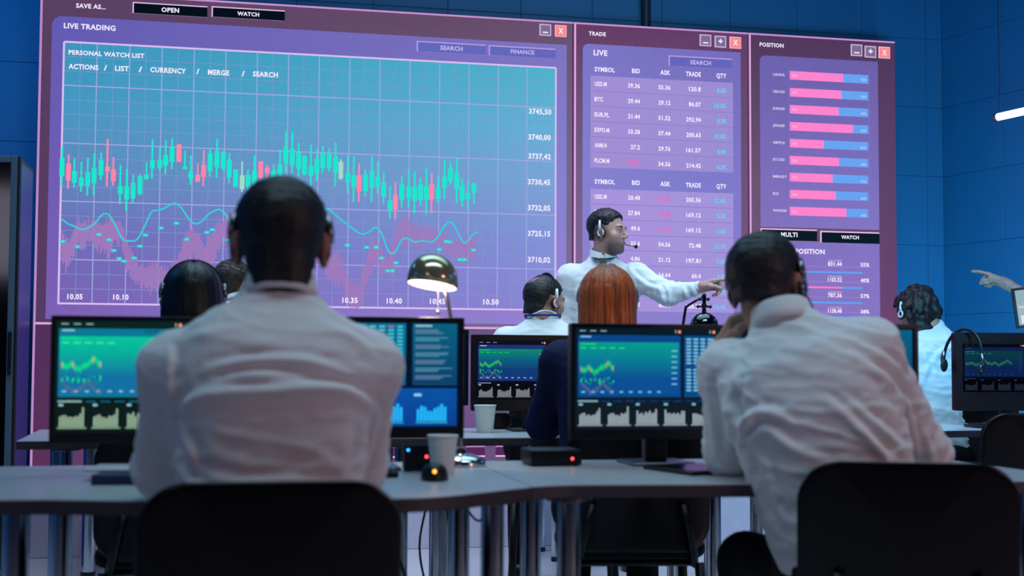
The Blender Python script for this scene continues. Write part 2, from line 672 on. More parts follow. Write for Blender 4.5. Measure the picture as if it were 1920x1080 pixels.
# lower windows
bevel_rect(frame, X0, Z0, xl, zb1 - 0.006, 0.001, 1, [(0, '#5a3156', '#5c4468'), (1, '#512f5c', '#6f5a8a')])
bevel_rect(frame, xl, Z0, xm, zb1 - 0.006, 0.001, 1, [(0, '#503a60', '#503a60'), (1, '#6f5a8a', '#6c5684')])
bevel_rect(frame, xm, Z0, X1, zb1 - 0.006, 0.001, 1, [(0, '#503a60', '#503a60'), (1, '#6c5684', '#5a3a68')])
vbuild(frame, 'window_frame', SCREEN)

edge = MB()
LE, LE2 = '#b98ac6', '#c79bd8'
wrect(edge, X0, Z0, X0 + 0.012, Z1, LE, 2)
wrect(edge, X0, Z1 - 0.010, X1, Z1, '#c893cf', 2)
wrect(edge, X0, zb1 - 0.012, X1, zb1, '#d8a6dd', 2)
for x in (xl, xm):
    wrect(edge, x - 0.004, Z0, x + 0.008, Z1, '#dca6dc', 2)
    wrect(edge, x - 0.014, Z0, x - 0.004, Z1, '#4b3358', 2)
vbuild(edge, 'window_edge', SCREEN_D)

panel = MB()
# live trading panel
px_l, pz_t = S(98, 32)
px_r, _ = S(1062, 300)
_, pz_b = S(96, 598)
_, pz_t = S(300, 41)
bevel_rect(panel, px_l, pz_b, px_r, pz_t, 0.05, 3, [(0, '#7c60b4', '#9384d2'), (0.5, '#6e5cb4', '#8781d2'), (1, '#625bb2', '#7d74c0')])
# trade panel
tx_l, _ = S(1092, 300)
tx_r, _ = S(1389, 300)
_, tz_t = S(1150, 85)
bevel_rect(panel, tx_l, pz_b, tx_r, tz_t, 0.035, 3, [(0, '#8f82cc', '#8a7fcc'), (0.5, '#8482d0', '#7f7acc'), (1, '#7b76c6', '#756cba')])
# position panel
qx_l, _ = S(1425, 300)
qx_r, _ = S(1647, 300)
_, qz_t = S(1450, 105)
_, qz_m = S(1600, 430)
_, qz_n = S(1600, 455)
bevel_rect(panel, qx_l, qz_m, qx_r, qz_t, 0.035, 3, [(0, '#8272bf', '#8276c4'), (1, '#6c62ae', '#6c5fa8')])
wrect(panel, qx_l, pz_b, qx_r, qz_n, None, 3, ('#8a76bf', '#8676c6', '#8274c4', '#8070c0'))
vbuild(panel, 'window_panel', SCREEN)

# --- chart
chart = MB()
cx0, _ = S(116, 300)
cx1, _ = S(1041, 300)
_, cz1 = S(580, 103.5)
_, cz0 = S(580, 575)
rows = [(0, '#7a62b4', '#8c86d6'), (0.25, '#6f6cb8', '#8490d8'), (0.5, '#5f88bf', '#7ba2d6'), (0.75, '#4697c2', '#66b0d6'), (1.0, '#3a96bd', '#4fb2cc')]
N = 12
for i in range(4):
    (t0, l0, r0), (t1, l1, r1) = rows[i], rows[i + 1]
    for k in range(6):
        a, b = k / 6, (k + 1) / 6
        wrect(chart, cx0 + (cx1 - cx0) * a, cz0 + (cz1 - cz0) * t0, cx0 + (cx1 - cx0) * b, cz0 + (cz1 - cz0) * t1, None, 4,
              grad=['#%02x%02x%02x' % tuple(int(int(l[1 + 2 * j:3 + 2 * j], 16) * (1 - q) + int(r[1 + 2 * j:3 + 2 * j], 16) * q) for j in range(3))
                    for (l, r, q) in ((l0, r0, a), (l0, r0, b), (l1, r1, b), (l1, r1, a))])
vbuild(chart, 'chart_panel', SCREEN)

grid = MB()
for i in range(33):
    x = cx0 + (cx1 - cx0) * i / 32
    big = i % 2 == 0
    wrect(grid, x - (0.0027 if big else 0.0014), cz0, x + (0.0027 if big else 0.0014), cz1, '#9ba9dd' if big else '#789ccb', 5)
for i in range(19):
    z = cz1 - (cz1 - cz0) * i / 18
    big = i % 4 == 3
    wrect(grid, cx0, z - (0.003 if big else 0.0015), cx1, z + (0.003 if big else 0.0015), '#a6a5df' if big else '#7c99ca', 5)
for (a, b, c, d) in ((cx0 - 0.006, cz0 - 0.006, cx0 + 0.004, cz1), (cx1 - 0.004, cz0, cx1 + 0.006, cz1), (cx0, cz1 - 0.004, cx1, cz1 + 0.006), (cx0, cz0 - 0.006, cx1, cz0 + 0.004)):
    wrect(grid, a, b, c, d, '#d8bdf0', 6)
vbuild(grid, 'chart_grid', SCREEN_D)

# volume histogram (thin pink bars), candles, curve, order marks
HB = [(115, 437, 480), (125, 458, 505), (135, 440, 480), (145, 415, 460), (160, 420, 455), (175, 415, 450), (190, 420, 465), (205, 415, 475),
      (220, 415, 445), (227, 425, 455), (235, 450, 490), (245, 470, 515), (255, 490, 525), (265, 505, 535), (280, 500, 540), (295, 498, 540),
      (305, 505, 535), (315, 510, 530), (335, 480, 500), (345, 450, 500), (355, 425, 480), (365, 435, 475), (375, 450, 500), (385, 460, 510),
      (395, 445, 500), (405, 425, 475), (415, 415, 450), (430, 405, 445), (450, 400, 440), (480, 420, 470), (510, 440, 490), (540, 430, 480),
      (570, 420, 470), (600, 440, 490), (612, 460, 510), (622, 470, 520), (632, 480, 530), (642, 490, 530), (650, 520, 560), (660, 540, 574),
      (672, 540, 575), (680, 510, 560), (690, 470, 510), (697, 445, 500), (705, 460, 490), (715, 470, 510), (725, 490, 510), (735, 455, 510),
      (742, 420, 460), (750, 415, 455), (760, 412, 460), (770, 420, 450), (780, 430, 465), (790, 425, 450), (800, 425, 450), (810, 435, 455),
      (825, 440, 460), (838, 450, 470), (850, 455, 480), (860, 450, 490), (870, 450, 490), (880, 450, 480), (893, 450, 495)]
hist = MB()
hx = [h[0] for h in HB]
rng = random.Random(3)
px = 116.0
while px < 893:
    t = float(np.interp(px, hx, [h[1] for h in HB])) + rng.uniform(-12, 5)
    b = float(np.interp(px, hx, [h[2] for h in HB])) + rng.uniform(-5, 14)
    prect(hist, px, t, px + 1.9, b, '#a07abc', 7)
    px += 2.6
vbuild(hist, 'volume_bars', SCREEN_D)

CANDLES = '''117 297 331 275 350 g;129 307 339 290 354 r;140 321 343 298 352 g;153 333 349 304 360 g;165 324 349 297 367 g;177 315 344 288 366 g
190 301 329 287 338 g;202 313 322 261 350 r;213 318 340 295 349 r;226 349 364 310 383 g;238 350 374 317 396 g;250 343 372 328 382 g;263 331 364 328 367 g
275 328 336 305 337 g;286 301 316 262 335 g;300 300 315 276 321 g;311 291 311 264 327 g;323 277 304 260 318 g;336 271 304 271 304 r;347 312 318 283 318 g
358 323 335 292 347 g;371 328 341 307 341 r;382 310 332 282 349 r;394 288 321 278 331 g;407 283 314 261 334 g;419 285 317 284 320 g;430 300 332 288 343 g
442 318 351 318 351 g;454 329 355 303 360 l;465 328 350 318 356 g;477 320 345 292 352 g;489 303 333 303 336 r;501 315 325 310 335 r;513 320 340 308 350 g
525 309 330 281 350 g;536 276 306 247 325 g;548 280 310 248 325 g;560 286 317 269 332 g;571 293 327 292 330 g;583 312 330 272 350 g;594 299 325 280 340 g
605 288 315 274 325 g;617 289 316 279 322 g;629 294 324 268 350 g;639 304 335 299 338 l;652 325 342 292 363 g;663 329 352 293 379 g;673 329 359 307 379 r
685 328 359 318 368 g;697 321 352 293 379 g;708 332 350 304 364 g;719 343 369 323 382 g;731 376 395 349 411 g;741 366 392 342 412 r;753 346 375 331 389 g
766 350 372 320 390 g;777 351 377 323 400 g;788 346 375 334 386 g;799 349 375 316 402 g;809 346 374 325 400 r;821 352 373 332 381 g;833 332 352 300 373 g
844 316 341 304 346 g;856 325 355 297 380 g;866 350 376 336 388 g;877 363 374 338 395 g;888 344 362 344 382 g'''
can = MB()
CC = {'g': '#1ce8cf', 'r': '#ff86a8', 'l': '#9fdcc6'}
for row in CANDLES.replace('\n', ';').split(';'):
    x, b0, b1, w0, w1, k = row.split()
    x, b0, b1, w0, w1 = map(float, (x, b0, b1, w0, w1))
    prect(can, x - 1.3, w0, x + 1.3, w1, CC[k], 8)
    prect(can, x - 4.3, b0, x + 4.3, b1, CC[k], 9)
vbuild(can, 'candlesticks', SCREEN_D)

CURVE = [(116, 411), (128, 420), (141, 425), (150, 430), (160, 430), (172, 424), (182, 415), (190, 405), (198, 401), (206, 405), (215, 420), (225, 440),
         (233, 451), (245, 452), (255, 451), (264, 440), (275, 417), (285, 397), (297, 395), (310, 390), (322, 383), (330, 382), (340, 390), (350, 405),
         (360, 417), (368, 420), (378, 416), (390, 403), (402, 396), (411, 393), (420, 399), (430, 414), (440, 425), (460, 440), (480, 430), (500, 405),
         (520, 415), (540, 440), (560, 432), (580, 405), (600, 394), (612, 393), (622, 397), (635, 409), (650, 420), (665, 432), (678, 439), (690, 436),
         (701, 428), (707, 428), (716, 440), (725, 465), (733, 476), (742, 470), (752, 452), (760, 447), (770, 451), (776, 454), (790, 452), (800, 453),
         (810, 454), (820, 445), (830, 428), (838, 419), (845, 417), (852, 425), (862, 445), (868, 455), (875, 453), (885, 441), (895, 435)]
cur = MB()
pts = []
for i in range(len(CURVE) - 1):
    p = [CURVE[max(0, i - 1)], CURVE[i], CURVE[i + 1], CURVE[min(len(CURVE) - 1, i + 2)]]
    for k in range(3):
        t = k / 3
        pts.append(tuple(0.5 * ((2 * p[1][j]) + (-p[0][j] + p[2][j]) * t + (2 * p[0][j] - 5 * p[1][j] + 4 * p[2][j] - p[3][j]) * t * t
                                + (-p[0][j] + 3 * p[1][j] - 3 * p[2][j] + p[3][j]) * t ** 3) for j in (0, 1)))
pts.append(CURVE[-1])
stroke(cur, [S(*p) for p in pts], 0.0085, '#2fd0dc', 10)
vbuild(cur, 'line_graph', SCREEN_D)
mk = MB()
for (x, y) in [(118, 453), (146, 463), (186, 440), (205, 450), (214, 470), (224, 485), (233, 490), (252, 484), (263, 462), (273, 441), (302, 428), (331, 419),
               (350, 449), (388, 436), (398, 431), (427, 450), (455, 470), (500, 455), (540, 478), (575, 440), (614, 430), (651, 460), (687, 464), (705, 464),
               (715, 484), (742, 493), (727, 508), (735, 508), (823, 468), (836, 453), (842, 454), (862, 487), (870, 487), (887, 469)]:
    prect(mk, x - 5, y - 2.6, x + 5, y + 2.6, '#1fd6d2', 10)
    prect(mk, x - 2, y - 1, x + 2, y + 1, '#7fe9e6', 11)
vbuild(mk, 'order_marks', SCREEN_D)

# --- buttons
bt = MB()


def button(px0, py0, px1, py1, face, hi, thick=2.4):
    prect(bt, px0, py0, px1, py1, hi, 5)
    prect(bt, px0 + thick, py0 + thick, px1, py1, face, 6)


button(249, 4, 389, 25, '#04101c', '#e3b9e6')
button(397, 12, 534, 32, '#04101c', '#e3b9e6')
button(781, 77, 911, 97, '#6268bd', '#bb9ce0')
button(916, 85, 1041, 104, '#6268bd', '#bb9ce0')
button(1253, 104, 1371, 124, '#6466bb', '#bb9ce0')
button(1425, 428, 1531, 450, '#0b1a28', '#eec4ea')
button(1537, 433, 1648, 455, '#0b1a28', '#eec4ea')
for (x, y) in ((1011, 45), (1311, 64.5), (1339, 67), (1594, 83), (1620, 86)):
    prect(bt, x, y, x + 22, y + 22, '#cbb4d6', 5)
    prect(bt, x + 2.4, y + 2.4, x + 20, y + 20, '#7d6c94', 6)
for (x, y) in ((1040, 47), (1367, 69), (1646, 87.5)):
    prect(bt, x, y, x + 22, y + 22, '#ffb6bc', 5)
    prect(bt, x + 2, y + 2, x + 21, y + 21, '#f98a94', 6)
vbuild(bt, 'button', SCREEN_D)

# --- table bodies
tb = MB()
rx0, rz1 = S(1107, 142)
_, rz0 = S(1107, 314)
rx1, _ = S(1374, 240)
for i in range(6):
    a = rz1 - (rz1 - rz0) * i / 6
    b = rz1 - (rz1 - rz0) * (i + 1) / 6
    wrect(tb, rx0, b, rx1, a, None, 4, ('#a38ed6', '#9c8ed4', '#9c8ed4', '#a090d6'))
    if i:
        wrect(tb, rx0, a - 0.002, rx1, a + 0.002, '#8b80c8', 5)
_, rz1b = S(1107, 354)
_, rz0b = S(1107, 583)
for i in range(8):
    a = rz1b - (rz1b - rz0b) * i / 8
    b = rz1b - (rz1b - rz0b) * (i + 1) / 8
    wrect(tb, rx0, b, rx1, a, None, 4, ('#a893dc', '#a294da', '#a294da', '#a593dc'))
    if i:
        wrect(tb, rx0, a - 0.002, rx1, a + 0.002, '#8b80c8', 5)
vbuild(tb, 'price_table', SCREEN)

# --- bar chart of the position window
bc = MB()
SPL = [1580, 1577, 1571.5, 1598, 1543.5, 1572, 1560, 1566, 1586]
for i in range(9):
    y0 = 133.5 + 31.8 * i
    prect(bc, 1480, y0, 1627, y0 + 16, '#68a4f2', 5)
    prect(bc, 1480, y0, SPL[i], y0 + 16, '#ff84cf', 6)
for x in (1477.5, 1553, 1628.5):
    prect(bc, x, 128, x + 1, 408, '#9a88cc', 4)
for i, (y, s) in enumerate(((506.5, 1530), (535.5, 1577), (564, 1530), (592, 1560))):
    prect(bc, 1440, y, 1616, y + 3.4, '#62a2f4', 5)
    prect(bc, 1440, y, s if i % 2 else 1490, y + 3.4, '#ff7cc8', 6)
    prect(bc, 1500, y - 8, 1635, y - 7, '#a684cc', 5)
vbuild(bc, 'bar_chart', SCREEN_D)

# --- lower windows, just visible under the desks
lw = MB()
_, lz_t = S(80, 634)
wrect(lw, X0 + 0.14, Z0 + 0.02, xl - 0.05, lz_t, None, 3, ('#5c3a60', '#6a527a', '#74609a', '#5a4278'))
wrect(lw, xl + 0.05, Z0 + 0.02, xm - 0.05, lz_t, None, 3, ('#5a4468', '#5a4468', '#74609a', '#74609a'))
wrect(lw, xm + 0.05, Z0 + 0.02, X1 - 0.14, lz_t, None, 3, ('#5a4468', '#5a4468', '#74609a', '#74609a'))
for k in range(14):
    xq = X0 + 0.30 + k * 0.165
    wrect(lw, xq, 0.555, xq + 0.105, 0.605, '#d795d8', 5)
    wrect(lw, xq, 0.500, xq + 0.105, 0.508, '#f0c0ee', 5)
    wrect(lw, xq, 0.508, xq + 0.105, 0.552, '#54285a', 5)
vbuild(lw, 'lower_window', SCREEN_D)

# --- lettering
L = MB()
ptext(L, 'SAVE AS...', 143, 199, 12.5, W)
ptext(L, 'OPEN', 303, 336, 19.5, W)
ptext(L, 'WATCH', 445, 486, 27, W)
ptext(L, 'LIVE TRADING', 120, 217, 51, W)
ptext(L, 'SEARCH', 825, 867, 91, '#c3b4ea')
ptext(L, 'FINANCE', 957, 1001, 98, '#c3b4ea')
ptext(L, 'PERSONAL WATCH LIST', 129, 271, 102, W)
for (s, a, b, y) in (('ACTIONS', 129, 185, 126), ('/', 195, 201, 127.5), ('LIST', 216, 242, 129), ('/', 260, 267, 130.5), ('CURRENCY', 282, 349, 132.5),
                     ('/', 368, 374, 134.5), ('MERGE', 390, 430, 136.5), ('/', 453, 459, 138.5), ('SEARCH', 474, 521, 140)):
    ptext(L, s, a, b, y, W, hpx=9.5 if s != '/' else 10)
for (s, y, a) in (('3745,50', 209.5, 991), ('3740,00', 257.5, 990), ('3737,42', 293.5, 990), ('3730,45', 341.5, 989), ('3732,05', 390, 989), ('3725,15', 438, 989), ('3710,02', 487, 989)):
    ptext(L, s, a, a + 42, y, W, hpx=10)
for (s, c, y) in (('10.05', 141, 556), ('10.10', 227, 557), ('10.15', 314, 558), ('10.20', 400, 559), ('10.25', 486, 560), ('10.30', 571, 561.5), ('10.35', 656, 563),
                  ('10.40', 739, 564), ('10.45', 820, 565), ('10.50', 920, 566)):
    ptext(L, s, c - 14.5, c + 14.5, y, W, hpx=10)
ptext(L, 'TRADE', 1103, 1135, 64, W)
ptext(L, 'LIVE', 1112, 1138, 99.5, W)
ptext(L, 'SEARCH', 1293, 1332, 118, '#c3b4ea')
HD = (('SYMBOL', 1114, 1152, 0), ('BID', 1184, 1199, 2.5), ('ASK', 1237, 1256, 5.5), ('TRADE', 1285, 1313, 8.5), ('QTY', 1342, 1361, 11.5))
for (s, a, b, dy) in HD:
    ptext(L, s, a, b, 131 + dy, W, hpx=8.5)
    ptext(L, s, a, b, 341 + dy * 0.75, W, hpx=8.5)
T1 = ['USD.M 39.36 55.36 120.8 8.5K', 'BTC 29.44 29.12 86.07 10.5K', 'EUR.PL 21.44 51.52 292.94 8.7K', 'EXPO.M 33.28 37.44 200.63 10.5K', 'ANM.N 27.2 29.76 161.57 8.8K', 'PLCM.M 10.24! 34.56 214.42 6.3K']
T2 = ['USD.M 20.48 18.24! 205.36 12.6K', 'BTC 27.84 14.08! 169.12 2.5K', 'EUR.PL 49.6 17.92! 169.12 0.8K', 'EXPO.M 33.6 54.56 72.48 12.1K', 'ANM.N 4.86 21.12 197.81 7.6K',
      'PLCM.M 27.2 24.64 60.4 9.8K', 'DEM.M 30.4 28.16 182.5 9.3K', 'GBP.L 37.2 40.96 128.35 19.4K']
RT = (1114, 1199, 1256, 1313, 1361)


def table(T, y0, dy, slope):
    for i, row in enumerate(T):
        for j, s in enumerate(row.split()):
            red = s.endswith('!')
            s = s.rstrip('!')
            wpx = len(s) * 5.0 + 1 if '.' not in s else len(s) * 5.0 - 2.5
            a, b = (RT[0], RT[0] + wpx) if j == 0 else (RT[j] - wpx, RT[j])
            y = y0 + dy * i + slope * (a + b - 2 * 1128) / 2 / 230
            ptext(L, s, a, b, y, '#f067b8' if red else ('#58d2f4' if j == 4 else W), hpx=8.0)


table(T1, 158, 28.7, 12.5)
table(T2, 369, 28.5, 8.0)
ptext(L, 'POSITION', 1423, 1468, 85, W)
for i, s in enumerate(('LGDEUR', 'USDCAD', 'EURNZD', 'JPNUSD', 'GBPPLD', 'BTCUSD', 'BMBUSDT', 'ELR', 'WAVEUSD')):
    y = 140.5 + 31.8 * i
    ptext(L, s, 1448, 1448 + len(s) * 3.7, y, '#d8cdf0', hpx=4.6)
    ptext(L, ('58%', '57%', '55%', '76%', '38%', '56%', '53%', '54%', '62%')[i], 1484, 1494, y + 2, '#ffb4e0', hpx=4.6)
    ptext(L, ('42%', '43%', '45%', '24%', '62%', '44%', '47%', '46%', '38%')[i], 1612, 1623, y + 9.5, '#a9cdfa', hpx=4.6)
ptext(L, 'MULTI', 1463, 1494, 440, W)
ptext(L, 'WATCH', 1576, 1609, 445, W)
ptext(L, 'POSITION', 1490, 1545, 471.5, W)
for i, (v, q) in enumerate((('831.44', '55%'), ('1103.52', '40%'), ('787.36', '57%'), ('1138.48', '38%'))):
    y = 495 + 29.3 * i
    ptext(L, v, 1551, 1577, y, W, hpx=7.5)
    ptext(L, 'AVG BUY PRICE', 1551.5, 1577, y - 6, '#c9b6e8', hpx=2.8)
    ptext(L, q, 1612, 1628.5, y + 1.5, W, hpx=7.0)
for (x, y) in ((1011, 45), (1311, 64.5), (1594, 83)):
    prect(L, x + 6, y + 15, x + 16, y + 17.4, W, 8)
for (x, y) in ((1339, 67), (1620, 86)):
    prect(L, x + 7, y + 9.5, x + 15, y + 12, W, 8)
    prect(L, x + 9.8, y + 6.5, x + 12.2, y + 15, W, 8)
for (x, y) in ((1040, 47), (1367, 69), (1646, 87.5)):
    ptext(L, 'X', x + 6.5, x + 15.5, y + 11.5, W, hpx=10)
vbuild(L, 'lettering', SCREEN_D)

# ------------------------------------------------------------------ desks
TZ = 0.745


def desk(name, label, outline, legs, group, z=TZ, th=0.026, r=0.025):
    """desk with a curved top given as room coordinates (counter-clockwise), dark edge band and chrome column legs"""
    cx = sum(p[0] for p in outline) / len(outline)
    cy = sum(p[1] for p in outline) / len(outline)
    t = thing(name, label, 'desk', (cx, cy, 0), 0, group)
    loc = [(x - cx, y - cy) for x, y in outline]
    n = len(loc)
    # inset copy for the band
    mb = MB()
    mb.prism(loc, z - th, z)
    mb.build('desktop', DESK, t)
    mb = MB()
    ins = []
    for i in range(n):
        a, b, c = np.array(loc[i - 1]), np.array(loc[i]), np.array(loc[(i + 1) % n])
        e1, e2 = (b - a) / np.linalg.norm(b - a), (c - b) / np.linalg.norm(c - b)
        nn = np.array([e1[1] + e2[1], -(e1[0] + e2[0])])
        nn /= np.linalg.norm(nn)
        ins.append(tuple(b + nn * 0.0011))
    vs, fs = [], []
    for (pts, zz) in ((loc, z - 0.001), (ins, z - 0.003), (ins, z - th + 0.001), (loc, z - th - 0.002)):
        vs += [(x, y, zz) for x, y in pts]
    for k in range(3):
        for i in range(n):
            fs.append((k * n + i, (k + 1) * n + i, (k + 1) * n + (i + 1) % n, k * n + (i + 1) % n))
    fs = [tuple(reversed(f)) for f in fs]
    fs.append(tuple(3 * n + i for i in reversed(range(n))))
    mb.add(vs, fs)
    mb.build('edge_band', EDGE, t)
    for (x, y) in legs:
        lg = MB()
        lg.tube([(x - cx, y - cy, 0.022), (x - cx, y - cy, z - th - 0.012)], r, 24)
        o = lg.build('leg', CHROME, t, True, 40)
        ft = MB()
        ft.lathe([(r * 1.05, 0.0), (r * 1.08, 0.004), (r * 1.08, 0.024), (r * 0.9, 0.026)], 24, (x - cx, y - cy, 0))
        ft.build('foot', BLACK, o, True, 40)
        pl = MB()
        pl.lathe([(r * 1.05, z - th - 0.016), (r * 2.0, z - th - 0.012), (r * 2.0, z - th - 0.002)], 24, (x - cx, y - cy, 0))
        pl.build('mounting_plate', STEEL, o, True, 40)
    return t


def spline(pts, per=6):
    out = []
    for i in range(len(pts) - 1):
        p = [pts[max(0, i - 1)], pts[i], pts[i + 1], pts[min(len(pts) - 1, i + 2)]]
        for k in range(per):
            t = k / per
            out.append(tuple(0.5 * ((2 * p[1][j]) + (-p[0][j] + p[2][j]) * t + (2 * p[0][j] - 5 * p[1][j] + 4 * p[2][j] - p[3][j]) * t * t
                                    + (-p[0][j] + 3 * p[1][j] - 3 * p[2][j] + p[3][j]) * t ** 3) for j in (0, 1)))
    out.append(pts[-1])
    return out


G_DESK = 'grey topped desks on chrome column legs'
desk('desk', 'grey front desk with a curved edge, under the green chart monitor and the chrome lamp',
     spline([(-1.55, 2.57), (-0.95, 2.57), (-0.45, 2.562), (-0.33, 2.545), (-0.18, 2.50), (0.0, 2.472), (0.28, 2.471), (0.393, 2.505), (0.50, 2.585), (0.598, 2.662)]) + [(0.598, 3.41), (-1.55, 3.39)],
     [(-0.443, 2.72), (-0.425, 3.24), (0.524, 2.72), (0.527, 3.17)], G_DESK)
desk('desk', 'grey front desk under the leaning man\'s elbow and the flat black box',
     spline([(0.601, 2.664), (0.66, 2.688), (0.75, 2.690), (1.077, 2.652), (1.5, 2.63), (1.92, 2.62)]) + [(1.93, 3.40), (0.601, 3.41)],
     [(0.70, 2.75), (0.70, 3.13), (1.84, 2.76), (1.84, 3.26)], G_DESK)
desk('desk', 'second row grey desk whose corner shows left of the green chart monitor',
     [(-0.74, 4.50), (0.645, 4.50), (0.645, 5.30), (-0.785, 5.30)],
     [(-0.60, 4.62), (-0.70, 5.16), (0.56, 4.66), (0.56, 5.16)], G_DESK)
desk('desk', 'second row grey desk holding a white paper cup and a dim chart monitor',
     [(0.66, 4.50), (1.83, 4.50), (1.83, 5.22), (0.66, 5.22)],
     [(0.715, 4.64), (0.75, 5.10), (1.745, 4.62), (1.745, 5.10)], G_DESK)
desk('desk', 'second row grey desk at far right, below the monitor with a headset hung on it',
     [(1.88, 4.62), (2.9, 4.80), (4.2, 4.95), (4.2, 5.50), (1.88, 5.40)],
     [(1.98, 4.78), (1.98, 5.30), (3.3, 4.98), (3.9, 5.38)], G_DESK)
desk('desk', 'far grey desk behind the left monitors, its thin legs showing under the front desk',
     [(-0.80, 6.32), (0.30, 6.32), (0.30, 6.86), (-0.80, 6.86)],
     [(-0.715, 6.38), (-0.715, 6.78), (0.2, 6.38), (0.2, 6.78)], G_DESK, r=0.032)
desk('desk', 'far grey desk behind the standing man, a leg showing past the red-haired woman\'s chair',
     [(1.50, 6.42), (2.10, 6.42), (2.10, 6.88), (1.50, 6.88)],
     [(1.58, 6.46), (1.58, 6.82), (2.0, 6.46), (2.0, 6.82)], G_DESK)


# ------------------------------------------------------------------ chairs
def chair(label, loc, rz, wdt=0.46, top=0.80, hgt=0.38, group='black office chairs', seat=0.45, frame=True):
    t = thing('office_chair', label, 'chair', loc, rz, group)
    yb = -0.20

    def backfn(u, v, q):
        zc = top - hgt / 2
        return (u, yb - 0.028 + q - 0.05 * (v / hgt + 0.0) * 0.8 + 0.10 * (u / wdt) ** 2 * 0.9, zc + v)
    b = MB()
    b.pad(wdt, hgt, 0.045, 0.085, backfn, 0.02, 10)
    bo = b.build('backrest', CHAIRF, t, True)
    sh = MB()
    sh.pad(wdt + 0.006, hgt + 0.006, 0.012, 0.088, lambda u, v, q: backfn(u, v, q - 0.013), 0.005, 10)
    sh.build('back_shell', CHAIRP, bo, True)
    s = MB()
    s.pad(0.47, 0.45, 0.06, 0.09, lambda u, v, q: (u, v + 0.035, seat - 0.06 + q - 0.05 * (v / 0.45) ** 2 * (1 if v > 0 else 0.1)), 0.025, 10)
    s.build('seat', CHAIRF, t, True)
    f = MB()
    for sx in (-1, 1):
        f.tube([(sx * 0.19, 0.19, seat - 0.075), (sx * 0.19, -0.17, seat - 0.075), (sx * 0.18, -0.225, seat - 0.04), (sx * 0.16, -0.245, seat + 0.06), (sx * 0.14, -0.245, top - hgt * 0.6)], 0.0125, 10)
    f.tube([(-0.19, 0.15, seat - 0.075), (0.19, 0.15, seat - 0.075)], 0.011, 10)
    f.tube([(-0.19, -0.14, seat - 0.075), (0.19, -0.14, seat - 0.075)], 0.011, 10)
    f.build('frame', BLACK, t, True)
    for (sx, sy) in ((-1, -1), (1, -1), (1, 1), (-1, 1)):
        lg = MB()
        lg.tube([(sx * 0.205, sy * 0.17, seat - 0.07), (sx * 0.225, sy * 0.215, 0.018)], [0.016, 0.015], 12)
        lo = lg.build('leg', BLACK, t, True)
        gl = MB()
        gl.lathe([(0.018, 0.0), (0.019, 0.02), (0.015, 0.024)], 12, (sx * 0.2255, sy * 0.216, 0))
        gl.build('glide', BLACKM, lo, True)
    return t


# ------------------------------------------------------------------ monitors
MW, MH = 0.488, 0.300


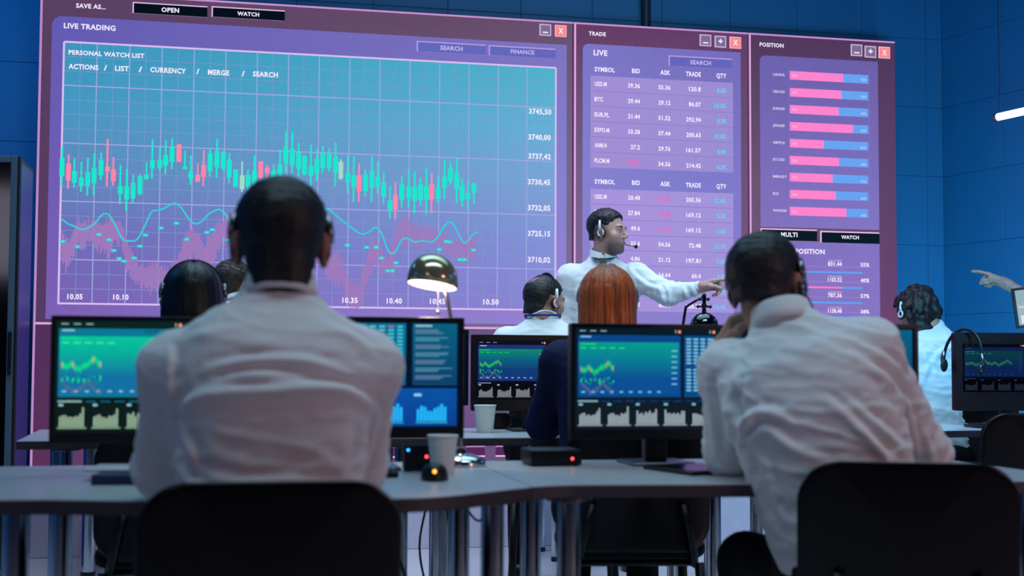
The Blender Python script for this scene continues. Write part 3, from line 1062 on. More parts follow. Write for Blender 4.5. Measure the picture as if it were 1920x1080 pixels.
def draw_screen(mb, kind, w, h, y):
    """picture on a small monitor: (u right, v up) in 0..1 of the lit area, drawn just in front of the panel"""
    def rect(u0, v0, u1, v1, col, layer=0, grad=None):
        yy = y - 0.0004 * layer
        vs = [((u - 0.5) * w, yy, v * h) for u, v in ((u0, v0), (u1, v0), (u1, v1), (u0, v1))]
        if grad:
            cols = [lin(g) for g in grad]
        else:
            cols = [lin(col)] * 4
        mb.add(vs, [(0, 1, 2, 3)], cols)
    r = random.Random(hash(kind) % 97 if False else len(kind) * 7 + 3)
    P = {
        'green': dict(bg='#0c2424', top='#06c79a', mid='#0aa79b', bot='#1470a4', bar='#9ab89c', strip='#0e1c1c', tab='#0d5578', dot='#8ac8d8', head='#0d7894', line='#12ea7a', hd='#8fb8b4', mark='#c9b070'),
        'teal': dict(bg='#0a1c2a', top='#0a9a90', mid='#0a7c94', bot='#0d4f94', bar='#a3b3b8', strip='#121c26', tab='#0a4a86', dot='#7cc4e4', head='#0c4488', line='#1fe26a', hd='#8fb0c0', mark='#c09a70'),
        'dim': dict(bg='#0c1020', top='#0f8a6a', mid='#0d5f80', bot='#123a78', bar='#8c8c94', strip='#0a0b14', tab='#26387e', dot='#a9b3e0', head='#1d3278', line='#14d24c', hd='#8088a8', mark='#b08a60'),
        'dark': dict(bg='#060a14', top='#0b3a42', mid='#0b2f4c', bot='#0c2250', bar='#262b40', strip='#03050a', tab='#0e2464', dot='#20427e', head='#0c2048', line='#24854e', hd='#2a3650', mark='#806c40'),
    }
    if kind in P:
        c = P[kind]
        rect(0, 0, 1, 1, c['bg'])
        vb = 0.315
        # chart
        rect(0.015, vb, 0.615, 0.93, c['head'], 1)
        lv = [vb + 0.02, 0.50, 0.68, 0.86]
        for (a, b, g0, g1) in ((lv[0], lv[1], c['bot'], c['bot']), (lv[1], lv[2], c['bot'], c['mid']), (lv[2], lv[3], c['mid'], c['top'])):
            rect(0.02, a, 0.605, b, None, 2, (g0, g0, g1, g1))
        for i in range(3):
            rect(0.025 + 0.06 * i, 0.965, 0.06 + 0.06 * i, 0.975, c['hd'], 1)
        rect(0.03, 0.905, 0.09, 0.92, c['dot'], 2)
        for i in range(2):
            rect(0.43 + 0.09 * i, 0.90, 0.50 + 0.09 * i, 0.915, c['tab'], 2)
        rect(0.03, 0.835, 0.12, 0.845, c['line'], 3)
        for i in range(5):
            rect(0.03 + 0.055 * i, 0.795, 0.065 + 0.055 * i, 0.807, c['line'] if kind != 'green' else '#3ff0a8', 3)
        for i in range(9):
            rect(0.035 + 0.055 * i, vb + 0.045, 0.055 + 0.055 * i, vb + 0.06, c['dot'], 3)
        for i in range(7):
            rect(0.56, 0.44 + 0.055 * i, 0.592, 0.452 + 0.055 * i, c['dot'], 3)
        # candles and curve on the left part of the chart
        n = 22 if kind != 'dark' else 44
        x, v = 0.03, 0.60
        seq = [0.60, 0.59, 0.585, 0.59, 0.60, 0.61, 0.60, 0.585, 0.57, 0.56, 0.565, 0.575, 0.59, 0.60, 0.61, 0.62, 0.63, 0.645, 0.65, 0.63, 0.61, 0.60]
        for i in range(n):
            v = seq[i % len(seq)] + r.uniform(-0.01, 0.01)
            red = i in (0, 6, 17, 21)
            rect(x, v - 0.022, x + 0.006, v + 0.022, c['mark'] if red else c['line'], 4)
            rect(x + 0.0025, v - 0.04, x + 0.0035, v + 0.04, c['mark'] if red else c['line'], 4)
            if kind != 'dark':
                v2 = 0.47 + 0.03 * math.sin(i * 0.9)
                rect(x, v2, x + 0.008, v2 + 0.012, '#12a080', 4)
                v3 = 0.47 - 0.1 * abs(math.sin(i * 0.22)) + r.uniform(-0.01, 0.01)
                rect(x, v3 - 0.025, x + 0.005, v3 + 0.02, '#5a6a8a', 3)
                if i % 3 == 0:
                    rect(x, 0.44 + 0.06 * r.random(), x + 0.008, 0.455 + 0.06 * r.random(), c['line'], 4)
            x += 0.0088 if kind != 'dark' else 0.0105
        # table
        rect(0.635, vb, 0.815, 0.93, c['tab'], 1)
        for i in range(16):
            if i == 8:
                continue
            for j in range(4):
                rect(0.648 + 0.042 * j, 0.885 - 0.034 * i, 0.676 + 0.042 * j, 0.903 - 0.034 * i, c['dot'], 2)
        # positions
        rect(0.835, vb, 0.985, 0.93, c['tab'], 1)
        for i in range(9):
            s = 0.905 + 0.05 * r.random()
            rect(0.855, 0.865 - 0.036 * i, s, 0.89 - 0.036 * i, '#ff5fae' if kind != 'dark' else '#40307a', 2)
            rect(s, 0.865 - 0.036 * i, 0.975, 0.89 - 0.036 * i, '#3c8ae0' if kind != 'dark' else '#203a80', 2)
        # window dots
        for u in (0.607, 0.812):
            rect(u - 0.026, 0.955, u - 0.018, 0.985, '#8a9a9a', 2)
            yy = y - 0.0012
            k = 10
            vs = [(((u - 0.5) * w + 0.0042 * math.cos(2 * math.pi * q / k)), yy, 0.968 * h + 0.0042 * math.sin(2 * math.pi * q / k)) for q in range(k)]
            mb.add(vs, [tuple(range(k))], [lin('#ff9868')] * k)
        # lower charts
        rect(0.0, 0.0, 1.0, vb - 0.012, c['strip'], 1)
        rect(0.015, 0.27, 0.13, 0.285, c['hd'], 2)
        for i in range(12):
            rect(0.15 + 0.07 * i, 0.272, 0.20 + 0.07 * i, 0.28, c['bg'] if kind == 'dim' else c['head'], 2)
        for k in range(6):
            u = 0.02 + 0.165 * k
            rect(u, 0.235, u + 0.022, 0.255, c['dot'], 2)
            for q in range(3):
                rect(u, 0.10 + 0.045 * q, u + 0.13, 0.103 + 0.045 * q, c['bg'], 2)
            rect(u - 0.005, 0.035, u + 0.135, 0.045, c['bar'], 2)
            hs = [0.10, 0.11, 0.105, 0.085, 0.09, 0.08, 0.10, 0.105, 0.115, 0.17] if k not in (2, 3) else [0.13, 0.11, 0.12, 0.10, 0.115, 0.105, 0.12, 0.10, 0.12, 0.14]
            for q in range(10):
                rect(u + 0.004 + 0.0122 * q, 0.05, u + 0.0125 + 0.0122 * q, 0.05 + hs[q] * r.uniform(0.9, 1.1), c['bar'], 3)
    elif kind == 'list':
        rect(0, 0, 1, 1, '#06142a')
        rect(0.02, 0.40, 0.33, 0.985, '#0a4a78', 1)
        rect(0.36, 0.40, 0.71, 0.985, None, 1, ('#0b5c86', '#0b5c86', '#0a6f8e', '#0a6f8e'))
        rect(0.745, 0.40, 0.985, 0.985, None, 1, ('#0d3f6c', '#0d3f6c', '#0b6082', '#0b6082'))
        for i in range(16):
            if i == 9:
                rect(0.36, 0.965 - 0.035 * i - 0.03, 0.71, 0.965 - 0.035 * i - 0.012, '#0a3a68', 2)
                continue
            for j in range(7):
                col = '#62c0d8' if (j < 5) else ('#46c8e0')
                if (i * 7 + j) % 13 == 5:
                    col = '#a06aa0'
                rect(0.375 + 0.048 * j, 0.945 - 0.034 * i, 0.405 + 0.048 * j, 0.962 - 0.034 * i, col, 2)
        rect(0.76, 0.955, 0.85, 0.972, '#9ac4d4', 2)
        for k in range(7):
            v = 0.92 - 0.072 * k
            for q in range(3):
                rect(0.76, v - 0.014 * q, 0.76 + 0.2 * r.uniform(0.6, 1.0), v + 0.007 - 0.014 * q, '#5a9cb0' if k % 2 else '#6a8aa4', 2)
        rect(0.02, 0.02, 0.985, 0.375, None, 1, ('#0c3f90', '#0c3f90', '#0b52a4', '#0b52a4'))
        for k in range(4):
            u = 0.06 + 0.235 * k
            rect(u - 0.01, 0.30, u + 0.03, 0.325, '#8fd0f8', 2)
            rect(u, 0.045, u + 0.17, 0.058, '#2da7c8', 2)
            for q in range(9):
                hh = 0.10 + 0.03 * math.sin(q * 1.3) + (0.05 if q > 6 else 0) + r.uniform(0, 0.02)
                rect(u + 0.005 + 0.018 * q, 0.065, u + 0.0205 + 0.018 * q, 0.065 + hh, '#25b4fb', 3)


def monitor(label, loc, rz, kind, zb, w=MW, h=MH, bez=0.012, chin=0.026, group='slim black monitors', stand='plate', cat='monitor', dep=0.035, bezt=None):
    bezt = bezt or bez
    t = thing('monitor', label, cat, loc, rz, group)
    zl = zb - loc[2]
    hb = MB()
    hb.box((-w / 2, 0, zl), (w / 2, dep, zl + h), 0.006)
    hb.box((-w * 0.32, dep - 0.004, zl + h * 0.15), (w * 0.32, dep + 0.022, zl + h * 0.85), 0.012)
    ho = hb.build('housing', BLACK, t, True, 35)
    ln = MB()
    # slim raised lip round the glass
    for (a, b) in (((-w / 2 + 0.001, -0.003, zl + 0.001), (w / 2 - 0.001, 0.004, zl + chin - 0.001)), ((-w / 2 + 0.001, -0.003, zl + h - bezt + 0.001), (w / 2 - 0.001, 0.004, zl + h - 0.001)),
                   ((-w / 2 + 0.001, -0.003, zl + chin - 0.001), (-w / 2 + bez - 0.001, 0.004, zl + h - bezt + 0.001)), ((w / 2 - bez + 0.001, -0.003, zl + chin - 0.001), (w / 2 - 0.001, 0.004, zl + h - bezt + 0.001))):
        ln.box(a, b)
    ln.build('bezel', BLACK, t)
    sm = MB()
    draw_screen(sm, kind, w - 2 * bez, h - chin - bezt, -0.0006)
    sm.v = [(x, y, z + zl + chin) for x, y, z in sm.v]
    sm.build('display', SCREEN_D, t)
    st = MB()
    st.box((-0.03, dep + 0.004, 0.008), (0.03, dep + 0.026, zl + h * 0.5), 0.006)
    so = st.build('stand', BLACK, t, True, 35)
    if stand == 'plate':
        sp = MB()
        sp.box((-0.033, dep + 0.004, 0.008), (-0.0302, dep + 0.028, zl + 0.02), 0.001)
        sp.build('trim_strip', STEEL, so)
    bs = MB()
    bs.box((-0.085, -0.03, 0.0), (0.085, 0.13, 0.009), 0.004)
    bs.build('base', STEEL if stand == 'plate' else BLACK, t, True, 35)
    return t


GM = 'paired monitors on the front desks'
monitor('monitor with a bright green chart on the left front desk', (-0.2035, 3.15, TZ), 0, 'green', 0.815, group=GM)
monitor('monitor with blue bar charts and lists behind the left seated man\'s right shoulder', (0.2895, 3.15, TZ), 0, 'list', 0.821, group=GM)
monitor('monitor with a teal chart over grey bar charts, behind the flat black box', (1.0635, 3.2, TZ), 0, 'teal', 0.813, group=GM)
monitor('monitor mostly hidden behind the leaning man, a list showing past his right shoulder', (1.5545, 3.2, TZ), 0, 'list', 0.82, group=GM)
GM2 = 'monitors on the second row desks'
monitor('second row monitor with a dim green chart behind the navy jacket sleeve', (1.112, 4.95, TZ), 0, 'dim', 0.825, group=GM2, chin=0.046, bez=0.018, bezt=0.024, stand='black')
monitor('second row monitor showing only a sliver right of the blue bar chart monitor', (0.62, 5.0, TZ), 0, 'list', 0.845, group=GM2, stand='black')
monitor('far right dark monitor with a thick frame and a headset hung over its corner', (3.40, 5.22, TZ), math.radians(-6), 'dark', 0.81, w=0.535, h=0.353, bez=0.032, chin=0.085, bezt=0.052, group=GM2, stand='black', dep=0.05)

# ------------------------------------------------------------------ small things on the desks
def paper_cup(label, loc, s=1.0):
    t = thing('paper_cup', label, 'cup', loc, 0, 'paper cups on the desks')
    m = MB()
    r0, r1, h = 0.026 * s, 0.0345 * s, 0.088 * s
    m.lathe([(r0 * 0.9, 0.004 * s), (r0 * 0.98, 0.0), (r0, 0.001), (r1, h - 0.003), (r1 - 0.001, h - 0.003), (r0 + 0.001, 0.010 * s), (0.0, 0.009 * s)], 40)
    m.build('body', PAPER, t, True, 50)
    m = MB()
    m.lathe([(r1 - 0.0012, h - 0.004), (r1 + 0.0012, h - 0.004), (r1 + 0.0022, h - 0.001), (r1 + 0.0012, h + 0.0012), (r1 - 0.0004, h + 0.001), (r1 - 0.0012, h - 0.004)], 40)
    m.build('rim', PAPER, t, True)
    return t


paper_cup('white paper cup beside the small black mouse on the front desk', (0.462, 3.03, TZ), 1.03)
paper_cup('white paper cup on the second row desk in front of the dim chart monitor', (0.905, 4.86, TZ), 1.2)

t = thing('mouse', 'black computer mouse with an orange light, in front of the paper cup', 'mouse', (0.418, 2.86, TZ), math.radians(-8))
m = MB()
vs, fs = [], []
nu, nv = 16, 9
for i in range(nv):
    f = i / (nv - 1) * math.pi / 2
    for k in range(nu):
        a = 2 * math.pi * k / nu
        vs.append((0.031 * math.cos(a) * math.cos(f) ** 0.45, 0.052 * math.sin(a) * math.cos(f) ** 0.5, 0.036 * math.sin(f) * (1 - 0.12 * math.sin(a))))
for i in range(nv - 1):
    for k in range(nu):
        fs.append((i * nu + k, i * nu + (k + 1) % nu, (i + 1) * nu + (k + 1) % nu, (i + 1) * nu + k))
fs.append(tuple(reversed(range(nu))))
m.add(vs, fs)
m.build('shell', BLACK, t, True)
m = MB()
m.ball((0.0, -0.0478, 0.0225), 0.0045, 12)
m.build('orange_light', LED_O, t, True)['label'] = 'glowing orange light'
m = MB()
m.tube([(0, 0.018, 0.034), (0, 0.03, 0.0315)], 0.004, 10)
m.build('scroll_wheel', BLACKM, t, True)


def black_box(name, label, lo, hi, led, cat='device', vent=True):
    t = thing(name, label, cat, ((lo[0] + hi[0]) / 2, (lo[1] + hi[1]) / 2, lo[2]))
    w, d, h = hi[0] - lo[0], hi[1] - lo[1], hi[2] - lo[2]
    m = MB()
    m.box((-w / 2, -d / 2, 0.003), (w / 2, d / 2, h), 0.004)
    m.build('case', BLACK, t, True, 35)
    m = MB()
    for sx in (-1, 1):
        for sy in (-1, 1):
            m.lathe([(0.006, 0.0), (0.006, 0.004)], 10, (sx * w * 0.4, sy * d * 0.4, 0))
    m.build('rubber_feet', BLACKM, t)
    for (u, v, r, mt, nm) in led:
        m = MB()
        m.ball((u * w / 2, -d / 2 - 0.0005, v * h), r, 12, sc=(1, 0.5, 1))
        m.build(nm, mt, t, True)
    m = MB()
    m.box((-w * 0.05, -d / 2 - 0.0006, h * 0.40), (w * 0.30, -d / 2 + 0.002, h * 0.47))
    m.build('card_slot', BLACKM, t)
    return t


black_box('set_top_box', 'flat black box with a red light on the right front desk', (0.716, 3.20, TZ), (0.850, 3.33, TZ + 0.042), [(0.62, 0.46, 0.0042, LED_R, 'red_light')], 'box')
t = black_box('mini_computer', 'black mini computer with blue and red lights behind the front paper cup', (0.380, 3.085, TZ), (0.462, 3.145, TZ + 0.066), [(-0.84, 0.80, 0.0035, LED_B, 'blue_light'), (0.25, 0.55, 0.004, LED_R, 'red_light')], 'computer')
m = MB()
m.box((-0.028, -0.0235, 0.049), (-0.008, -0.0222, 0.058))
m.build('sticker', mat('pink_sticker', (205, 160, 205), 0.6), t)

# notebook on the left, pad by the right monitor, keyboards
t = thing('notebook', 'open notebook with a dark blue cover lying beside the seated man\'s left elbow', 'notebook', (-0.205, 2.955, TZ), math.radians(-6))
m = MB()
m.box((-0.10, -0.12, 0.0), (0.10, 0.12, 0.022), 0.003)
m.build('cover', mat('dark_blue_cover', (14, 26, 70), 0.35), t)
m = MB()
m.box((-0.135, -0.04, 0.0222), (0.06, 0.125, 0.027), 0.001)
m.build('pages', mat('note_paper', (196, 190, 196), 0.7), t)

t = thing('tablet_computer', 'dark tablet lying flat beside the leaning man\'s elbow', 'tablet', (1.085, 3.00, TZ), math.radians(14))
m = MB()
m.box((-0.085, -0.11, 0.0), (0.085, 0.11, 0.010), 0.004)
m.build('body', BLACK, t, True, 35)
m = MB()
m.box((-0.078, -0.10, 0.0101), (0.078, 0.10, 0.0108))
m.build('glass', mat('dark_glass', (6, 7, 12), 0.08), t)


def keyboard(label, loc, rz, w=0.36, d=0.125):
    t = thing('keyboard', label, 'keyboard', loc, rz, 'black keyboards')
    m = MB()
    m.box((-w / 2, -d / 2, 0.0), (w / 2, d / 2, 0.014), 0.004)
    m.build('body', BLACK, t, True, 35)
    k = MB()
    cols = int(w / 0.0195)
    for i in range(cols):
        for j in range(5):
            x = -w / 2 + 0.012 + i * (w - 0.024) / cols
            y = -d / 2 + 0.012 + j * (d - 0.022) / 5
            k.box((x, y, 0.0138), (x + 0.0155, y + 0.0165, 0.0185))
    k.build('keys', BLACKM, t)
    return t


keyboard('black keyboard before the blue bar chart monitor, its end showing past the seated man', (0.165, 2.99, TZ), 0.02)
keyboard('black keyboard under the teal chart monitor, mostly behind the leaning man', (1.40, 2.98, TZ), -0.05)
keyboard('black keyboard at the foot of the far right dark monitor', (3.22, 5.02, TZ), -0.1, 0.30)

t = thing('desk_phone', 'small black handset on the second row desk by the navy sleeve', 'phone', (1.13, 4.72, TZ), 0.5)
m = MB()
m.pad(0.05, 0.13, 0.022, 0.02, lambda u, v, q: (u, v, q), 0.006, 6)
m.build('body', BLACK, t, True)
m = MB()
m.box((-0.017, 0.0, 0.0215), (0.017, 0.05, 0.0228))
m.build('glass', MATS['dark_glass'], t)

t = thing('tape_dispenser', 'black device with a white curved front beside the dim monitor\'s foot', 'device', (1.00, 5.12, TZ), 0.0)
m = MB()
m.pad(0.09, 0.07, 0.05, 0.03, lambda u, v, q: (u + 0.02, q, 0.035 + v), 0.01, 8)
m.build('body', BLACK, t, True)
m = MB()
m.pad(0.022, 0.075, 0.052, 0.010, lambda u, v, q: (u - 0.033, q - 0.001, 0.0385 + v), 0.005, 8)
m.build('white_front', WHITEP, t, True)

# ------------------------------------------------------------------ lamps
t = thing('desk_lamp', 'lit chrome dome desk lamp standing behind the blue bar chart monitor', 'lamp', (0.545, 3.255, TZ))
m = MB()
m.lathe([(0.0, 0.0), (0.062, 0.0), (0.064, 0.004), (0.060, 0.016), (0.045, 0.026), (0.018, 0.032), (0.012, 0.045), (0.0, 0.046)], 40)
m.build('base', CHROME, t, True, 50)
m = MB()
m.tube([(0, 0, 0.03), (-0.006, 0.004, 0.20), (-0.020, 0.008, 0.34), (-0.040, 0.010, 0.44), (-0.060, 0.010, 0.50)], 0.0048, 12)
m.build('stem', STEEL, t, True)
HX, HY, HZ = -0.078, 0.010, 0.462
tilt = math.radians(9)


def lampfn(p):
    x, y, z = p
    z = z - 0.04
    ty = math.radians(6)
    y, z = y * math.cos(ty) + z * math.sin(ty), z * math.cos(ty) - y * math.sin(ty)
    z = z + 0.04
    return (HX + x * math.cos(tilt) + z * math.sin(tilt) * 0.6, HY + y, HZ + z * math.cos(tilt) - x * math.sin(tilt))


R = 0.066
prof = [(R * 1.0, 0.0), (R * 1.0, 0.018)] + [(R * math.cos(a), 0.018 + R * 0.98 * math.sin(a)) for a in [math.radians(k) for k in range(8, 91, 6)]]
prof = [(max(r, 0.0), z) for r, z in prof]
m = MB()
m.lathe(prof, 48)
m.v = [lampfn(p) for p in m.v]
so = m.build('lamp_shade', GOLD, t, True)
m = MB()
m.lathe([(max(0, r - 0.0025), z - 0.0005) for r, z in reversed(prof)], 48)
m.v = [lampfn(p) for p in m.v]
li = emit('warm_lamp_lining', (255, 226, 214), 2.6)
m.build('shade_lining', li, so, True)
m = MB()
m.ball((0, 0, 0.026), 0.021, 20)
m.v = [lampfn(p) for p in m.v]
m.build('bulb', emit('warm_bulb', (255, 228, 205), 14.0), t, True)
m = MB()
for k in range(16):
    m.ball((HX + 0.012, HY - 0.03, HZ + 0.005 - 0.0042 * k), 0.0013, 6)
m.ball((HX + 0.012, HY - 0.03, HZ - 0.07), 0.005, 12)
m.build('pull_chain', GOLD, t, True)
pl = bpy.data.lights.new('desk_lamp_glow', 'POINT')
pl.energy = 3.6
pl.color = (1.0, 0.72, 0.5)
pl.shadow_soft_size = 0.03
po = bpy.data.objects.new('desk_lamp_glow', pl)
COL.objects.link(po)
po.parent = t
po.location = lampfn((0, 0, -0.006))

t = thing('desk_lamp', 'unlit black dome lamp peeking over the teal chart monitor by the leaning man', 'lamp', (1.72, 4.90, TZ))
GB = mat('gloss_black', (8, 9, 16), 0.08, coat=0.5)
m = MB()
m.lathe([(0.0, 0.0), (0.075, 0.0), (0.077, 0.005), (0.06, 0.02), (0.015, 0.028), (0.0, 0.03)], 32)
m.build('base', GB, t, True, 50)
m = MB()
m.tube([(0, 0, 0.02), (0.0, 0.06, 0.3), (0.03, 0.05, 0.50), (0.09, 0.0, 0.545)], 0.006, 12)
m.build('stem', GB, t, True)
m = MB()
m.lathe([(0.058, 0.405), (0.058, 0.42)] + [(0.058 * math.cos(math.radians(a)), 0.42 + 0.058 * math.sin(math.radians(a))) for a in range(10, 91, 10)], 32, (0.09, 0, 0))
m.build('lamp_shade', GB, t, True)
m = MB()
m.lathe([(0.0, 0.476), (0.009, 0.477), (0.008, 0.50), (0.012, 0.505), (0.008, 0.512), (0.009, 0.545), (0.005, 0.556), (0.0, 0.557)], 16, (0.09, 0, 0))
for (dz, hw) in ((0.500, 0.026), (0.530, 0.018)):
    m.tube([(0.09 - hw, 0, dz), (0.09 + hw, 0, dz)], 0.0045, 10)
    for sx in (-1, 1):
        m.ball((0.09 + sx * hw, 0, dz), 0.0075, 10)
m.build('knob', GB, t, True)

# ------------------------------------------------------------------ hanging tube light on the right
A, B = np.array([3.86, 6.05, 2.325]), np.array([4.16, 4.85, 2.325])
t = thing('tube_light', 'white glowing tube light hanging by the blue wall at the right edge', 'light', tuple((A + B) / 2), 0)
md = (A + B) / 2
d = (B - A) / np.linalg.norm(B - A)
m = MB()
m.tube([A - md + d * 0.012, B - md - d * 0.012], 0.019, 20)
m.build('tube', emit('cool_tube', (236, 226, 255), 7.0), t, True)
m = MB()
for (p, q) in ((A - d * 0.006, A + d * 0.02), (B - d * 0.02, B + d * 0.006)):
    m.tube([p - md, q - md], 0.0205, 16)
m.build('end_cap', STEEL, t, True)
for p in (A + d * 0.03, B - d * 0.03):
    m = MB()
    m.tube([p - md + np.array([0, 0, 0.018]), p - md + np.array([0, 0, 4.2 - 2.325])], 0.0018, 6)
    m.build('wire', BLACKM, t)

# ------------------------------------------------------------------ server rack at the left edge
t = thing('server_rack', 'tall dark server cabinet with a glass door at the left edge of the room', 'cabinet', (-1.36, 6.47, 0))
RW, RD, RH = 0.62, 0.44, 1.965
NAVYM = mat('rack_side_paint', (40, 66, 150), 0.35, noise=0.05)
m = MB()
m.box((-RW / 2, -RD / 2 + 0.03, 0.02), (RW / 2, RD / 2, RH - 0.01), 0.004)
ro = m.build('body', NAVYM, t)
m = MB()
m.box((-RW / 2, -RD / 2 + 0.028, RH - 0.012), (RW / 2, RD / 2, RH + 0.006), 0.003)
m.build('top_panel', BLACK, t)
m = MB()
m.box((-RW / 2 + 0.01, -RD / 2 + 0.03, 0.0), (RW / 2 - 0.01, RD / 2 - 0.01, 0.02))
m.build('plinth', BLACK, t)
m = MB()
fw = 0.03
y0, y1 = -RD / 2, -RD / 2 + 0.026
for (a, b) in (((-RW / 2, 0.03), (-RW / 2 + fw, RH)), ((RW / 2 - fw, 0.03), (RW / 2, RH)), ((-RW / 2 + fw, RH - fw), (RW / 2 - fw, RH)), ((-RW / 2 + fw, 0.03), (RW / 2 - fw, 0.03 + fw))):
    m.box((a[0], y0, a[1]), (b[0], y1, b[1]), 0.003)
dr = m.build('door', mat('rack_door_frame', (86, 112, 124), 0.35), t)
m = MB()
m.box((-RW / 2 + fw, y0 + 0.008, 0.03 + fw), (RW / 2 - fw, y0 + 0.014, RH - fw))
m.build('door_glass', MATS['dark_glass'], dr)
m = MB()
m.box((RW / 2 - fw + 0.008, y0 - 0.018, 0.95), (RW / 2 - 0.008, y0 + 0.001, 1.15), 0.004)
m.build('door_handle', BLACK, dr)
m = MB()
m.box((RW / 2 - 0.001, y0 + 0.001, 0.02), (RW / 2 + 0.010, y1 + 0.02, RH), 0.002)
m.build('corner_post', BLACKM, t)
m = MB()
for (x, z) in ((0.19, 0.935), (0.12, 0.9), (0.02, 1.3), (-0.1, 1.1), (0.05, 0.6)):
    m.ball((x, y0 + 0.007, z), 0.006, 10, sc=(1, 0.6, 1))
m.build('status_lights', LED_G, t, True)

# ------------------------------------------------------------------ cables under the desks
def cable(label, pts, r=0.004):
    m = MB()
    m.tube([(p[0], p[1], p[2]) for p in pts], r, 8)
    c0 = pts[0]
    o = m.build('cable', BLACK, None, True)
    return tag(o, label, 'cable', 'black cables under the front desks')


def sag(P, n=6):
    out = []
    for i in range(len(P) - 1):
        p = [P[max(0, i - 1)], P[i], P[i + 1], P[min(len(P) - 1, i + 2)]]
        for k in range(n):
            t = k / n
            out.append(tuple(0.5 * ((2 * p[1][j]) + (-p[0][j] + p[2][j]) * t + (2 * p[0][j] - 5 * p[1][j] + 4 * p[2][j] - p[3][j]) * t * t
                                    + (-p[0][j] + 3 * p[1][j] - 3 * p[2][j] + p[3][j]) * t ** 3) for j in (0, 1, 2)))
    out.append(P[-1])
    return out


cable('black cable looping down beside the left front desk\'s rear chrome leg', sag([(0.40, 3.30, 0.72), (0.36, 3.27, 0.60), (0.405, 3.25, 0.45), (0.39, 3.22, 0.25), (0.42, 3.20, 0.008), (0.30, 3.15, 0.006)]))
cable('black cable hanging in a short loop between the two front desks', sag([(0.56, 3.32, 0.72), (0.565, 3.30, 0.64), (0.60, 3.29, 0.60), (0.63, 3.30, 0.66), (0.62, 3.32, 0.72)]), 0.003)
cable('black cable running down behind the second row desk leg seen past the seated man\'s chair', sag([(0.64, 4.70, 0.71), (0.66, 4.66, 0.55), (0.62, 4.60, 0.35), (0.66, 4.58, 0.15), (0.70, 4.55, 0.007), (0.9, 4.5, 0.006)]))

# ------------------------------------------------------------------ people: smooth blended bodies from distance fields
def R3(yaw=0, pitch=0, roll=0):
    """rotation: yaw about z (left +), then pitch about x (look down -), then roll about y"""
    return np.array((Matrix.Rotation(math.radians(yaw), 3, 'Z') @ Matrix.Rotation(math.radians(pitch), 3, 'X') @ Matrix.Rotation(math.radians(roll), 3, 'Y')))


